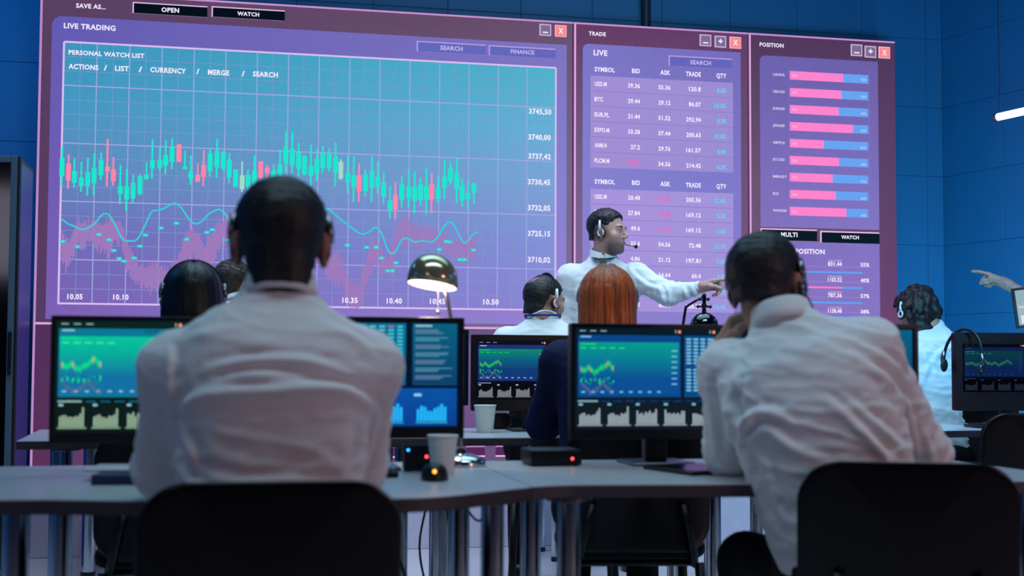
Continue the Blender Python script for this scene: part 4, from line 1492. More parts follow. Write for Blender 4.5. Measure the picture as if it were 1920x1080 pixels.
class SDF:
    def __init__(s, lo, hi, h, fine=()):
        s.ax = []
        for a in range(3):
            pts = [lo[a]]
            while pts[-1] < hi[a]:
                x, st = pts[-1], h
                for (q, l, u, hf) in fine:
                    if q == a and l - 1e-9 <= x < u:
                        st = min(st, hf)
                pts.append(x + st)
            s.ax.append(np.array(pts, np.float32))
        s.D = np.full([len(a) for a in s.ax], 0.12, np.float32)

    def put(s, fn, lo, hi, k=0.02, op='u', m=0.10):
        sl = []
        for a in range(3):
            i0 = max(0, int(np.searchsorted(s.ax[a], lo[a] - m)) - 1)
            i1 = min(len(s.ax[a]), int(np.searchsorted(s.ax[a], hi[a] + m)) + 1)
            if i1 - i0 < 1:
                return s
            sl.append(slice(i0, i1))
        sl = tuple(sl)
        X = s.ax[0][sl[0]][:, None, None]
        Y = s.ax[1][sl[1]][None, :, None]
        Z = s.ax[2][sl[2]][None, None, :]
        b = fn(X, Y, Z)
        a = s.D[sl]
        if op == 'u':
            hh = np.clip(0.5 + 0.5 * (a - b) / k, 0, 1)
            s.D[sl] = a * (1 - hh) + b * hh - k * hh * (1 - hh)
        elif op == 's':
            b = -b
            hh = np.clip(0.5 - 0.5 * (a - b) / k, 0, 1)
            s.D[sl] = a * (1 - hh) + b * hh + k * hh * (1 - hh)
        return s

    def rc(s, a, b, ra, rb=None, k=0.02, op='u'):
        a, b = np.array(a, float), np.array(b, float)
        rb = ra if rb is None else rb
        ba = b - a
        l2 = float(ba @ ba) + 1e-12
        R = max(ra, rb)

        def fn(X, Y, Z):
            px, py, pz = X - a[0], Y - a[1], Z - a[2]
            t = np.clip((px * ba[0] + py * ba[1] + pz * ba[2]) / l2, 0, 1)
            return np.sqrt((px - t * ba[0]) ** 2 + (py - t * ba[1]) ** 2 + (pz - t * ba[2]) ** 2) - (ra + (rb - ra) * t)
        return s.put(fn, np.minimum(a, b) - R, np.maximum(a, b) + R, k, op)

    def ell(s, c, r, k=0.02, op='u', R=None):
        c, r = np.array(c, float), np.array(r, float)
        m = max(r)

        def fn(X, Y, Z):
            px, py, pz = X - c[0], Y - c[1], Z - c[2]
            if R is not None:
                px, py, pz = (R[0, 0] * px + R[1, 0] * py + R[2, 0] * pz, R[0, 1] * px + R[1, 1] * py + R[2, 1] * pz, R[0, 2] * px + R[1, 2] * py + R[2, 2] * pz)
            k0 = np.sqrt((px / r[0]) ** 2 + (py / r[1]) ** 2 + (pz / r[2]) ** 2)
            k1 = np.sqrt((px / r[0] ** 2) ** 2 + (py / r[1] ** 2) ** 2 + (pz / r[2] ** 2) ** 2) + 1e-9
            return k0 * (k0 - 1) / k1
        return s.put(fn, c - m, c + m, k, op)

    def slices(s, st, o, R, k=0.03, n=2.4):
        """stack of rounded slices along the local z of frame (o, R): rows (z, cx, cy, halfwidth, halfdepth)"""
        st = np.array(st, float)
        zz = np.linspace(st[0, 0], st[-1, 0], 160)
        cols = []
        ker = np.exp(-np.linspace(-2, 2, 13) ** 2)
        ker /= ker.sum()
        for j in range(1, 5):
            q = np.interp(zz, st[:, 0], st[:, j])
            q = np.convolve(np.pad(q, 6, mode='reflect', reflect_type='odd'), ker, 'valid')
            cols.append(np.maximum(q, 0.004) if j > 2 else q)
        z0, z1 = st[0, 0], st[-1, 0]
        o = np.array(o, float)
        ext = np.array([max(abs(st[:, 1]) + st[:, 3]), max(abs(st[:, 2]) + st[:, 4])]).max()
        cor = np.array([o + R @ np.array([sx * ext, sy * ext, z]) for sx in (-1, 1) for sy in (-1, 1) for z in (z0, z1)])

        def fn(X, Y, Z):
            px, py, pz = X - o[0], Y - o[1], Z - o[2]
            lx = R[0, 0] * px + R[1, 0] * py + R[2, 0] * pz
            ly = R[0, 1] * px + R[1, 1] * py + R[2, 1] * pz
            lz = R[0, 2] * px + R[1, 2] * py + R[2, 2] * pz
            cx, cy, w, d = [np.interp(lz, zz, c).astype(np.float32) for c in cols]
            q = (np.abs((lx - cx) / w) ** n + np.abs((ly - cy) / d) ** n) ** (1 / n)
            dd = (q - 1) * np.minimum(w, d)
            return np.maximum(dd, np.maximum(lz - z1, z0 - lz))
        return s.put(fn, cor.min(0), cor.max(0), k)

    def mesh(s):
        D = s.D
        V = D < 0
        nx, ny, nz = D.shape
        c = np.zeros((nx - 1, ny - 1, nz - 1), np.uint8)
        for dx in (0, 1):
            for dy in (0, 1):
                for dz in (0, 1):
                    c += V[dx:nx - 1 + dx, dy:ny - 1 + dy, dz:nz - 1 + dz]
        act = (c > 0) & (c < 8)
        I, J, K = np.nonzero(act)
        idx = np.full(act.shape, -1, np.int64)
        idx[I, J, K] = np.arange(len(I))
        P = np.zeros((len(I), 3))
        cnt = np.zeros(len(I))
        co = [(i, j, k) for i in (0, 1) for j in (0, 1) for k in (0, 1)]
        for a in co:
            for ax in range(3):
                if a[ax]:
                    continue
                b = list(a)
                b[ax] = 1
                da = D[I + a[0], J + a[1], K + a[2]]
                db = D[I + b[0], J + b[1], K + b[2]]
                cr = (da < 0) != (db < 0)
                t = np.where(cr, da / np.where(da == db, 1, da - db), 0)
                pa = [s.ax[q][(I, J, K)[q] + a[q]] for q in range(3)]
                pb = [s.ax[q][(I, J, K)[q] + b[q]] for q in range(3)]
                for q in range(3):
                    P[:, q] += np.where(cr, pa[q] + t * (pb[q] - pa[q]), 0)
                cnt += cr
        P /= cnt[:, None]
        F = []
        for ax in range(3):
            o1, o2 = (ax + 1) % 3, (ax + 2) % 3
            A = np.take(V, range(0, D.shape[ax] - 1), ax)
            B = np.take(V, range(1, D.shape[ax]), ax)
            ch = np.argwhere(A != B)
            ok = (ch[:, o1] > 0) & (ch[:, o2] > 0) & (ch[:, o1] < D.shape[o1] - 1) & (ch[:, o2] < D.shape[o2] - 1)
            ch = ch[ok]
            ins = A[ch[:, 0], ch[:, 1], ch[:, 2]]
            def cell(d1, d2):
                q = ch.copy()
                q[:, o1] += d1
                q[:, o2] += d2
                return idx[q[:, 0], q[:, 1], q[:, 2]]
            q = np.stack([cell(-1, -1), cell(0, -1), cell(0, 0), cell(-1, 0)], 1)
            q[~ins] = q[~ins][:, ::-1]
            F.append(q)
        return P, np.concatenate(F)


def vnormals(P, F):
    n = np.zeros_like(P)
    a = np.cross(P[F[:, 2]] - P[F[:, 0]], P[F[:, 3]] - P[F[:, 1]])
    for j in range(4):
        np.add.at(n, F[:, j], a)
    return n / (np.linalg.norm(n, axis=1, keepdims=True) + 1e-12)


def smooth_mesh(P, F, it=1, lam=0.5):
    for _ in range(it):
        acc = np.zeros_like(P)
        c = np.zeros(len(P))
        for j in range(4):
            a, b = F[:, j], F[:, (j + 1) % 4]
            np.add.at(acc, a, P[b])
            np.add.at(acc, b, P[a])
            np.add.at(c, a, 1)
            np.add.at(c, b, 1)
        P = P + lam * (acc / np.maximum(c, 1)[:, None] - P)
    return P


def link_mesh(name, P, F, m, parent, col=None):
    me = bpy.data.meshes.new(name)
    me.vertices.add(len(P))
    me.vertices.foreach_set('co', np.asarray(P, np.float32).ravel())
    me.loops.add(F.size)
    me.loops.foreach_set('vertex_index', F.ravel().astype(np.int32))
    me.polygons.add(len(F))
    me.polygons.foreach_set('loop_start', np.arange(0, F.size, 4, dtype=np.int32))
    me.polygons.foreach_set('loop_total', np.full(len(F), 4, np.int32))
    me.update()
    me.validate()
    me.shade_smooth()
    me.materials.append(m)
    if col is not None:
        a = me.color_attributes.new('Col', 'FLOAT_COLOR', 'POINT')
        c = np.ones((len(P), 4), np.float32)
        c[:, :3] = col
        if len(me.vertices) == len(P):
            a.data.foreach_set('color', c.ravel())
    o = bpy.data.objects.new(name, me)
    COL.objects.link(o)
    if parent is not None:
        o.parent = parent
    return o


_rw = np.random.RandomState(5)
_WV = [(_rw.randn(3), _rw.rand() * 6.28) for _ in range(14)]


def wnoise(P, sc):
    v = np.zeros(len(P))
    for d, ph in _WV:
        v += np.sin(P @ d * sc + ph)
    return v / len(_WV)


class Head:
    def __init__(s, c, yaw=0, pitch=0, roll=0, k=0.95):
        s.c, s.R, s.k = np.array(c, float), R3(yaw, pitch, roll), k

    def p(s, x, y, z):
        return s.c + s.R @ (np.array([x, y, z]) * s.k)

    def loc(s, P):
        return (P - s.c) @ s.R / s.k


def head_fields(S, H, face=True, fem=False):
    k = H.k
    E = lambda c, r, kk=0.02, op='u', R=None: S.ell(H.p(*c), np.array(r) * k, kk * k, op, H.R if R is None else H.R @ R)
    E((0, -0.015, 0.035), (0.079, 0.098, 0.089))
    E((0, 0.03, -0.03), (0.062, 0.060, 0.082), 0.03)
    E((0, 0.036, -0.074), (0.050, 0.046, 0.038), 0.025)
    E((0, 0.072, -0.094), (0.019, 0.017, 0.016), 0.022)
    for sx in (-1, 1):
        E((sx * 0.083, -0.008, -0.004), (0.009, 0.022, 0.034), 0.006, R=R3(-sx * 30, 0, sx * 8))
        E((sx * 0.081, -0.001, -0.030), (0.006, 0.009, 0.010), 0.006)
    if face:
        S.rc(H.p(-0.036, 0.080, 0.024), H.p(0.036, 0.080, 0.024), 0.012 * k, 0.012 * k, 0.018)
        for sx in (-1, 1):
            E((sx * 0.044, 0.058, -0.018), (0.022, 0.022, 0.02), 0.02)
            E((sx * 0.031, 0.098, 0.006), (0.016, 0.014, 0.010), 0.014, 's')
            E((sx * 0.0305, 0.078, 0.006), (0.0125, 0.0125, 0.0125), 0.002)
        S.rc(H.p(0, 0.089, 0.014), H.p(0, 0.109, -0.021), 0.0075 * k, 0.0092 * k, 0.012)
        for sx in (-1, 1):
            E((sx * 0.0105, 0.098, -0.026), (0.0075, 0.009, 0.006), 0.008)
        E((0, 0.088, -0.052), (0.023, 0.011, 0.006), 0.007)
        E((0, 0.086, -0.062), (0.019, 0.011, 0.007), 0.007)


def head_colors(P, H, col, skin, beard=0.0, stubble=None, hairc=(0.01, 0.009, 0.012), brow=True):
    q = H.loc(P)
    ins = (np.abs(q[:, 0]) < 0.12) & (np.abs(q[:, 1]) < 0.15) & (q[:, 2] > -0.15) & (q[:, 2] < 0.2)

    def mixin(mask, c, a=1.0):
        m = np.clip(mask, 0, 1)[:, None] * a * ins[:, None]
        col[:] = col * (1 - m) + np.array(c) * m
    # darker cropped hair showing through at the back and sides
    if stubble:
        line = stubble.get('line', -0.07)
        back = np.clip((0.035 - q[:, 1]) / 0.03, 0, 1) * np.clip((q[:, 2] - line) / stubble.get('rng', 0.03), 0, 1)
        mixin(back, hairc, stubble.get('a', 0.75))
    # reddish ears
    ear = np.clip((np.abs(q[:, 0]) - 0.078) / 0.006, 0, 1) * (np.abs(q[:, 1] + 0.005) < 0.035) * (np.abs(q[:, 2]) < 0.045)
    mixin(ear, np.array(skin) * (1.05, 0.72, 0.66), 0.7)
    if brow:
        for sx in (-1, 1):
            d = ((q[:, 0] - sx * 0.033) / 0.019) ** 2 + ((q[:, 2] - 0.029) / 0.0055) ** 2
            mixin(np.clip((1.3 - d) * 2, 0, 1) * (q[:, 1] > 0.05), hairc, 0.9)
            d = np.linalg.norm(q - np.array([sx * 0.0305, 0.078, 0.006]), axis=1)
            eye = np.clip((0.0136 - d) / 0.001, 0, 1) * (q[:, 1] > 0.083) * np.clip((0.0062 - np.abs(q[:, 2] - 0.006)) / 0.001, 0, 1)
            mixin(eye, (0.36, 0.33, 0.33))
            iris = np.clip(1.5 - np.hypot(q[:, 0] - sx * 0.0305, q[:, 2] - 0.006) / 0.0045, 0, 1) * eye
            mixin(iris, (0.02, 0.015, 0.012))
            lid = np.clip(1 - np.abs(q[:, 2] - 0.0125) / 0.0022, 0, 1) * (np.abs(q[:, 0] - sx * 0.0305) < 0.014) * (q[:, 1] > 0.075)
            mixin(lid, (0.03, 0.02, 0.02), 0.8)
        d = ((q[:, 0]) / 0.024) ** 2 + ((q[:, 2] + 0.0575) / 0.0115) ** 2
        if beard:
            bz = np.clip((-0.030 - q[:, 2] + 0.012 * wnoise(q, 160)) / 0.034, 0, 1) * np.clip((q[:, 1] + 0.002 + 0.01 * wnoise(q, 140)) / 0.032, 0, 1)
            side = np.clip((0.02 - q[:, 2]) / 0.03, 0, 1) * np.clip((np.abs(q[:, 0]) - 0.060) / 0.01, 0, 1) * (q[:, 1] > 0.0) * (q[:, 1] < 0.045)
            mixin(np.maximum(bz, side * 0.7) * np.clip((d - 0.9) * 3, 0, 1), np.array(hairc) * 2.2 + np.array([0.02, 0.012, 0.008]), beard)
        mixin(np.clip((1.15 - d) * 3, 0, 1) * (q[:, 1] > 0.06), np.array(skin) * (0.85, 0.45, 0.45), 0.9)
        mixin(np.clip(1 - np.abs(q[:, 2] + 0.0572) / 0.0016, 0, 1) * (np.abs(q[:, 0]) < 0.021) * (q[:, 1] > 0.07), np.array(skin) * 0.15, 0.9)


FING = [(0.030, 0.088, 0.0, 0.074), (0.010, 0.094, 0.003, 0.082), (-0.012, 0.089, 0.001, 0.076), (-0.031, 0.079, -0.004, 0.060)]


def hand_fields(S, W_, Y, Z, side, curls, thumb=(40, 20, 15), k=1.0):
    """hand at wrist W_, fingers along Y, back of the hand along Z; side +1 left hand, -1 right hand; curls per finger in degrees"""
    Y = np.array(Y, float)
    Y /= np.linalg.norm(Y)
    Z = np.array(Z, float)
    Z -= Y * (Z @ Y)
    Z /= np.linalg.norm(Z)
    X = np.cross(Y, Z) * side
    T = lambda x, y, z: np.array(W_) + (X * x + Y * y + Z * z) * k
    S.rc(T(0.0, -0.02, 0), T(0.0, 0.02, 0), 0.025 * k, 0.024 * k, 0.015)
    for (x, y, z, l) in FING:
        S.rc(T(x * 0.55, 0.012, 0), T(x, y - 0.006, z), 0.016 * k, 0.0125 * k, 0.012)
    for (x, y, z, l), cu in zip(FING, curls):
        p, a = np.array([x, y, z]), 0.0
        for j, (fr, r0, r1) in enumerate(((0.45, 0.0098, 0.0088), (0.31, 0.0088, 0.0078), (0.24, 0.0078, 0.0066))):
            a += math.radians(cu[j])
            sp = x * 0.6 * (1 if j == 0 else 0.3)
            q = p + l * fr * np.array([sp, math.cos(a), -math.sin(a)])
            S.rc(T(*p), T(*q), r0 * k, r1 * k, 0.004)
            p = q
    # thumb leaves the side of the palm near its base
    p, a = np.array([0.022, 0.022, -0.008]), math.radians(thumb[0])
    d = np.array([math.sin(a), math.cos(a), -0.35])
    d /= np.linalg.norm(d)
    for j, (l, r0, r1) in enumerate(((0.042, 0.0145, 0.0115), (0.032, 0.0112, 0.0098), (0.026, 0.0096, 0.0075))):
        q = p + d * l
        S.rc(T(*p), T(*q), r0 * k, r1 * k, 0.008)
        p = q
        if j < 2:
            b = math.radians(thumb[1 + j])
            d = np.array([d[0] * math.cos(b) - d[1] * math.sin(b) * 0.8, d[1] * math.cos(b) + d[0] * math.sin(b) * 0.8, d[2] - 0.25 * math.sin(b)])
            d /= np.linalg.norm(d)


def folds(P, N, strokes, side=-1):
    """raise soft cloth creases along polylines drawn on the back (side -1) or front (+1) of the torso, in local x-z"""
    disp = np.zeros(len(P))
    sel = (N[:, 1] * side > -0.25)
    for (pts, wd, am) in strokes:
        pts = np.array(spline([tuple(p) for p in pts], 5))
        best = np.full(len(P), 9.0)
        bt = np.zeros(len(P))
        sg = np.zeros(len(P))
        L = len(pts) - 1
        for i in range(L):
            a, b = pts[i], pts[i + 1]
            ab = b - a
            l2 = ab @ ab + 1e-12
            t = np.clip(((P[:, 0] - a[0]) * ab[0] + (P[:, 2] - a[1]) * ab[1]) / l2, 0, 1)
            dx, dz = P[:, 0] - a[0] - t * ab[0], P[:, 2] - a[1] - t * ab[1]
            d = np.hypot(dx, dz)
            m = d < best
            best[m] = d[m]
            bt[m] = (i + t[m]) / L
            sg[m] = np.sign(ab[0] * dz - ab[1] * dx)[m]
        tap = np.sin(np.pi * np.clip(bt * 0.92 + 0.04, 0, 1)) ** 0.6
        sd = best * sg
        disp += 1.25 * am * tap * (np.exp(-(sd / wd) ** 2) - 0.75 * np.exp(-((sd - 1.5 * wd) / (wd * 0.8)) ** 2))
    return P + N * (disp * sel * np.clip((N[:, 1] * side + 0.25) / 0.4, 0, 1))[:, None]


def bounds(pts, m):
    a = np.array(pts)
    return a.min(0) - m, a.max(0) + m


def torso_frame(hip, neck, twist=0.0):
    z = np.array(neck, float) - np.array(hip, float)
    L = np.linalg.norm(z)
    z /= L
    x = np.array([math.cos(twist), math.sin(twist), 0.0])
    x -= z * (x @ z)
    x /= np.linalg.norm(x)
    y = np.cross(z, x)
    return np.stack([x, y, z], 1), L


STD = [(-0.16, 0, 0.01, 0.155, 0.095), (0.0, 0, 0, 0.165, 0.112), (0.22, 0, 0, 0.152, 0.112), (0.45, 0, 0, 0.160, 0.115), (0.65, 0, 0, 0.172, 0.118),
       (0.80, 0, 0, 0.178, 0.106), (0.88, 0, 0.0, 0.158, 0.090), (0.93, 0, 0.003, 0.126, 0.076), (0.97, 0, 0.006, 0.092, 0.066), (1.01, 0, 0.01, 0.068, 0.060), (1.06, 0, 0.012, 0.057, 0.056)]


def person(label, loc, rz, J, skin=(0.50, 0.27, 0.19), hairc=(0.010, 0.009, 0.012), shirt=SHIRT, shirt_name='shirt', st=STD, hair='short', fine=0.005, grid=0.011,
           strokes=(), rumple=0.0012, beard=0.0, stub=None, collar=True, legs='sit', group='people at the trading desks', fem=False, face=True, sleeve=(0.060, 0.054, 0.046),
           cuffs=True, roll=0.012, fold_side=-1, twist=0.0, hairkw={}, sgrid=0.009, headk=0.95, ground=True):
    root = thing('person', label, 'person', loc, rz, group)
    hip, neck = np.array(J['hip'], float), np.array(J['neck'], float)
    H = Head(J['head'], *J.get('hrot', (0, 0, 0)), k=headk)
    sh, el, wr = [[np.array(p, float) for p in J[q]] for q in ('sh', 'el', 'wr')]
    if legs == 'sit':
        c, s_ = math.cos(twist), math.sin(twist)
        rot = lambda x, y, z: np.array([hip[0] + x * c - y * s_, hip[1] + x * s_ + y * c, z])
        hp = [rot(-0.09, 0.02, hip[2] - 0.0), rot(0.09, 0.02, hip[2] - 0.0)]
        kn = J.get('kn') or [rot(-0.12, 0.43, hip[2] - 0.02), rot(0.12, 0.43, hip[2] - 0.02)]
        an = J.get('an') or [rot(-0.12, 0.40, 0.085), rot(0.13, 0.44, 0.085)]
    else:
        hp = [hip + (-0.09, 0, -0.02), hip + (0.09, 0, -0.02)]
        kn = J.get('kn') or [np.array([hip[0] - 0.10, hip[1] - 0.02, 0.50]), np.array([hip[0] + 0.11, hip[1] - 0.03, 0.50])]
        an = J.get('an') or [np.array([hip[0] - 0.11, hip[1] + 0.02, 0.085]), np.array([hip[0] + 0.13, hip[1] + 0.0, 0.085])]
    kn, an = [np.array(p, float) for p in kn], [np.array(p, float) for p in an]
    fwd = np.array(J.get('feet', (0, 1, 0)), float)
    # --- body: one continuous surface
    hands = J.get('hands', [None, None])
    hc = [None, None]
    pts = [hip, neck, H.p(0, 0, 0.2), H.p(0.16, 0, 0), H.p(-0.16, 0, 0), H.p(0, 0.16, 0), H.p(0, -0.16, 0)] + sh + el + wr + kn + an + [a + fwd * 0.2 for a in an]
    for i in (0, 1):
        pts.append(wr[i] + (wr[i] - el[i]) / np.linalg.norm(wr[i] - el[i]) * 0.22)
    lo, hi = bounds(pts, 0.10)
    lo[2] = max(lo[2], -0.03)
    fz = [(2, H.c[2] - 0.15, H.c[2] + 0.16, fine), (0, H.c[0] - 0.13, H.c[0] + 0.13, fine), (1, H.c[1] - 0.14, H.c[1] + 0.14, fine)]
    for i in (0, 1):
        if hands[i] and hands[i].get('fine'):
            Yd = np.array(hands[i]['Y'], float)
            hcen = wr[i] + Yd / np.linalg.norm(Yd) * 0.09
            fz += [(q, hcen[q] - 0.12, hcen[q] + 0.12, hands[i]['fine']) for q in range(3)]
    S = SDF(lo, hi, grid, fz)
    tz = neck - hip
    S.rc(hip, hip + tz * 0.45, 0.085, 0.08, 0.04)
    S.rc(hip + tz * 0.45, hip + tz * 0.8, 0.08, 0.085, 0.04)
    S.rc(hip + tz * 0.8, neck, 0.07, 0.050, 0.04)
    S.rc(sh[0], sh[1], 0.040, 0.040, 0.04)
    nk = H.p(0, -0.022, -0.055)
    S.rc(neck, nk, 0.056 if not fem else 0.047, 0.053 if not fem else 0.046, 0.025)
    head_fields(S, H, face, fem)
    for i in (0, 1):
        S.rc(sh[i], el[i], 0.042, 0.036, 0.025)
        S.rc(el[i], wr[i], 0.037, 0.0255, 0.015)
        h = hands[i] or {}
        d = wr[i] - el[i]
        hand_fields(S, wr[i], h.get('Y', d), h.get('Z', (0, 0, 1)), 1 if i == 0 else -1, h.get('curls', [(15, 25, 15)] * 4), h.get('thumb', (40, 20, 15)))
        S.rc(hp[i], kn[i], 0.066, 0.05, 0.03)
        S.rc(kn[i], an[i], 0.048, 0.036, 0.02)
        S.rc(an[i] - (0, 0, 0.04), an[i] - (0, 0, 0.045) + fwd * 0.13, 0.034, 0.026, 0.02)
    P, F = S.mesh()
    P = smooth_mesh(P, F, 1, 0.35)
    skin = np.array(skin)
    col = np.tile(skin, (len(P), 1))
    head_colors(P, H, col, skin, beard, stub, hairc, face)
    link_mesh('body', P, F, SKIN, root, col)
    # --- shirt
    lo, hi = bounds([hip - (0.2, 0.16, 0.16), hip + (0.2, 0.16, 0), neck] + sh + el + wr, 0.12)
    S = SDF(lo, hi, sgrid)
    R, Lt = torso_frame(hip, neck, twist)
    S.slices([(t * Lt, cx, cy, w_, d_) for (t, cx, cy, w_, d_) in st], hip, R, 0.03)
    a0, a1, a2 = sleeve
    for i in (0, 1):
        S.rc(sh[i], el[i], a0, a1, 0.016)
        we = wr[i] - (wr[i] - el[i]) / np.linalg.norm(wr[i] - el[i]) * roll
        S.rc(el[i], we, a1, a2 if not cuffs else a2 * 0.8, 0.02)
        S.ell(sh[i] - np.array([0, 0, 0.004]), (a0 * 1.05, a0 * 1.05, a0 * 1.0), 0.045)
    # open neck so that the neck passes through
    S.rc(neck + (neck - hip) / Lt * 0.02, neck + (neck - hip) / Lt * 0.3, 0.05, 0.06, 0.006, 's')
    P, F = S.mesh()
    P = smooth_mesh(P, F, 2, 0.5)
    N = vnormals(P, F)
    P = P + N * (rumple * 1.6 * wnoise(P * (0.5, 0.6, 1.7), 30) + rumple * 1.0 * wnoise(P * (0.6, 0.8, 1.5), 62)
               + rumple * 2.2 * np.clip(1 - 5 * np.abs(wnoise(P * (0.55, 0.8, 1.5) + 0.3 * np.array([0, 0, 1.0]) * P[:, :1], 34)), 0, 1)
               + rumple * 1.2 * np.clip(1 - 5 * np.abs(wnoise(P * (0.9, 0.9, 1.3) + 3.1, 58)), 0, 1))[:, None]
    # gathered cloth at the elbows
    for i in (0, 1):
        d = np.linalg.norm(P - el[i], axis=1)
        ax = (wr[i] - sh[i]) / np.linalg.norm(wr[i] - sh[i])
        P = P + N * (0.004 * np.exp(-(d / 0.09) ** 2) * np.sin((P - el[i]) @ ax * 190 + 3 * wnoise(P, 30)))[:, None]
    if strokes:
        P = folds(P, vnormals(P, F), strokes, fold_side)
    so = link_mesh(shirt_name, P, F, shirt, root)
    # --- collar
    if collar:
        up = (neck - hip) / Lt
        kk = collar if isinstance(collar, dict) else {}
        cz = neck + up * kk.get('dz', 0.0)
        cu = np.array(kk.get('up', H.p(0, -0.02, -0.05) - neck), float)
        cu = cu / np.linalg.norm(cu)
        cx_ = np.array([math.cos(kk.get('yaw', 0.0)), math.sin(kk.get('yaw', 0.0)), 0])
        cx_ -= cu * (cx_ @ cu)
        cx_ /= np.linalg.norm(cx_)
        cyv = np.cross(cu, cx_)
        n = 48
        vs, fs = [], []
        hh = kk.get('h', 0.042)
        ra, rb = kk.get('r', (0.061, 0.063))
        prof = [(-0.003, -0.02, 0), (-0.004, 0.5, 0), (-0.003, 1.0, 0), (0.0015, 1.05, 0), (0.006, 0.95, 0), (0.010, 0.35, 1), (0.013, -0.12, 1), (0.010, -0.14, 1), (0.004, 0.2, 0)]
        for k in range(n + 1):
            a = math.radians(90 + 7 + (346) * k / n)     # opens at the front (+y)
            fr = max(0.0, math.sin(a))
            for (dr, hz, out) in prof:
                z = hz * hh * (1 - 0.35 * fr)
                if out:
                    z -= 0.025 * max(0, fr) ** 3
                    dr = dr + 0.012 * fr ** 2
                rr = 1.0 + 0.05 * (1 - hz) * 0.5
                vs.append(cz + cx_ * math.cos(a) * (ra * rr + dr) + cyv * (math.sin(a) * (rb * rr + dr) + 0.004) + cu * z)
        m_ = len(prof)
        for k in range(n):
            for j in range(m_):
                fs.append((k * m_ + j, k * m_ + (j + 1) % m_, (k + 1) * m_ + (j + 1) % m_, (k + 1) * m_ + j))
        fs.append(tuple(reversed(range(m_))))
        fs.append(tuple(n * m_ + j for j in range(m_)))
        mb = MB()
        mb.add(vs, fs)
        mb.build('collar', shirt, so, True)
    # --- trousers and shoes
    pts = [hip - (0.1, 0.1, 0.05), hip + (0.1, 0.1, 0.1)] + hp + kn + an
    lo, hi = bounds(pts, 0.14)
    S = SDF(lo, hi, 0.014)
    up = (neck - hip) / Lt
    S.ell(hip + up * 0.015, (0.176, 0.126, 0.105), 0.04)
    for i in (0, 1):
        S.rc(hp[i], kn[i], 0.088, 0.068, 0.05)
        S.rc(kn[i], an[i] - (0, 0, 0.02), 0.068, 0.052, 0.03)
    P, F = S.mesh()
    P = smooth_mesh(P, F, 1)
    N = vnormals(P, F)
    P = P + N * (0.003 * wnoise(P, 30))[:, None]
    link_mesh('trousers', P, F, J.get('trousers', TROUS), root)
    for i in (0, 1):
        b = an[i] * (1, 1, 0)
        S = SDF(*bounds([b - fwd * 0.08, b + fwd * 0.2 + (0, 0, 0.1)], 0.06), 0.01)
        S.rc(b + (0, 0, 0.045) - fwd * 0.03, b + (0, 0, 0.040) + fwd * 0.06, 0.040, 0.042, 0.02)
        S.rc(b + (0, 0, 0.040) + fwd * 0.06, b + (0, 0, 0.034) + fwd * 0.14, 0.043, 0.034, 0.02)
        S.rc(b + (0, 0, 0.05), b + (0, 0, 0.10), 0.040, 0.042, 0.02)
        P, F = S.mesh()
        P[:, 2] = np.maximum(P[:, 2], 0.002)
        link_mesh('shoe', P, F, SHOE, root)
    if hair:
        make_hair(root, H, hair, hairc, **hairkw)
    return root, H


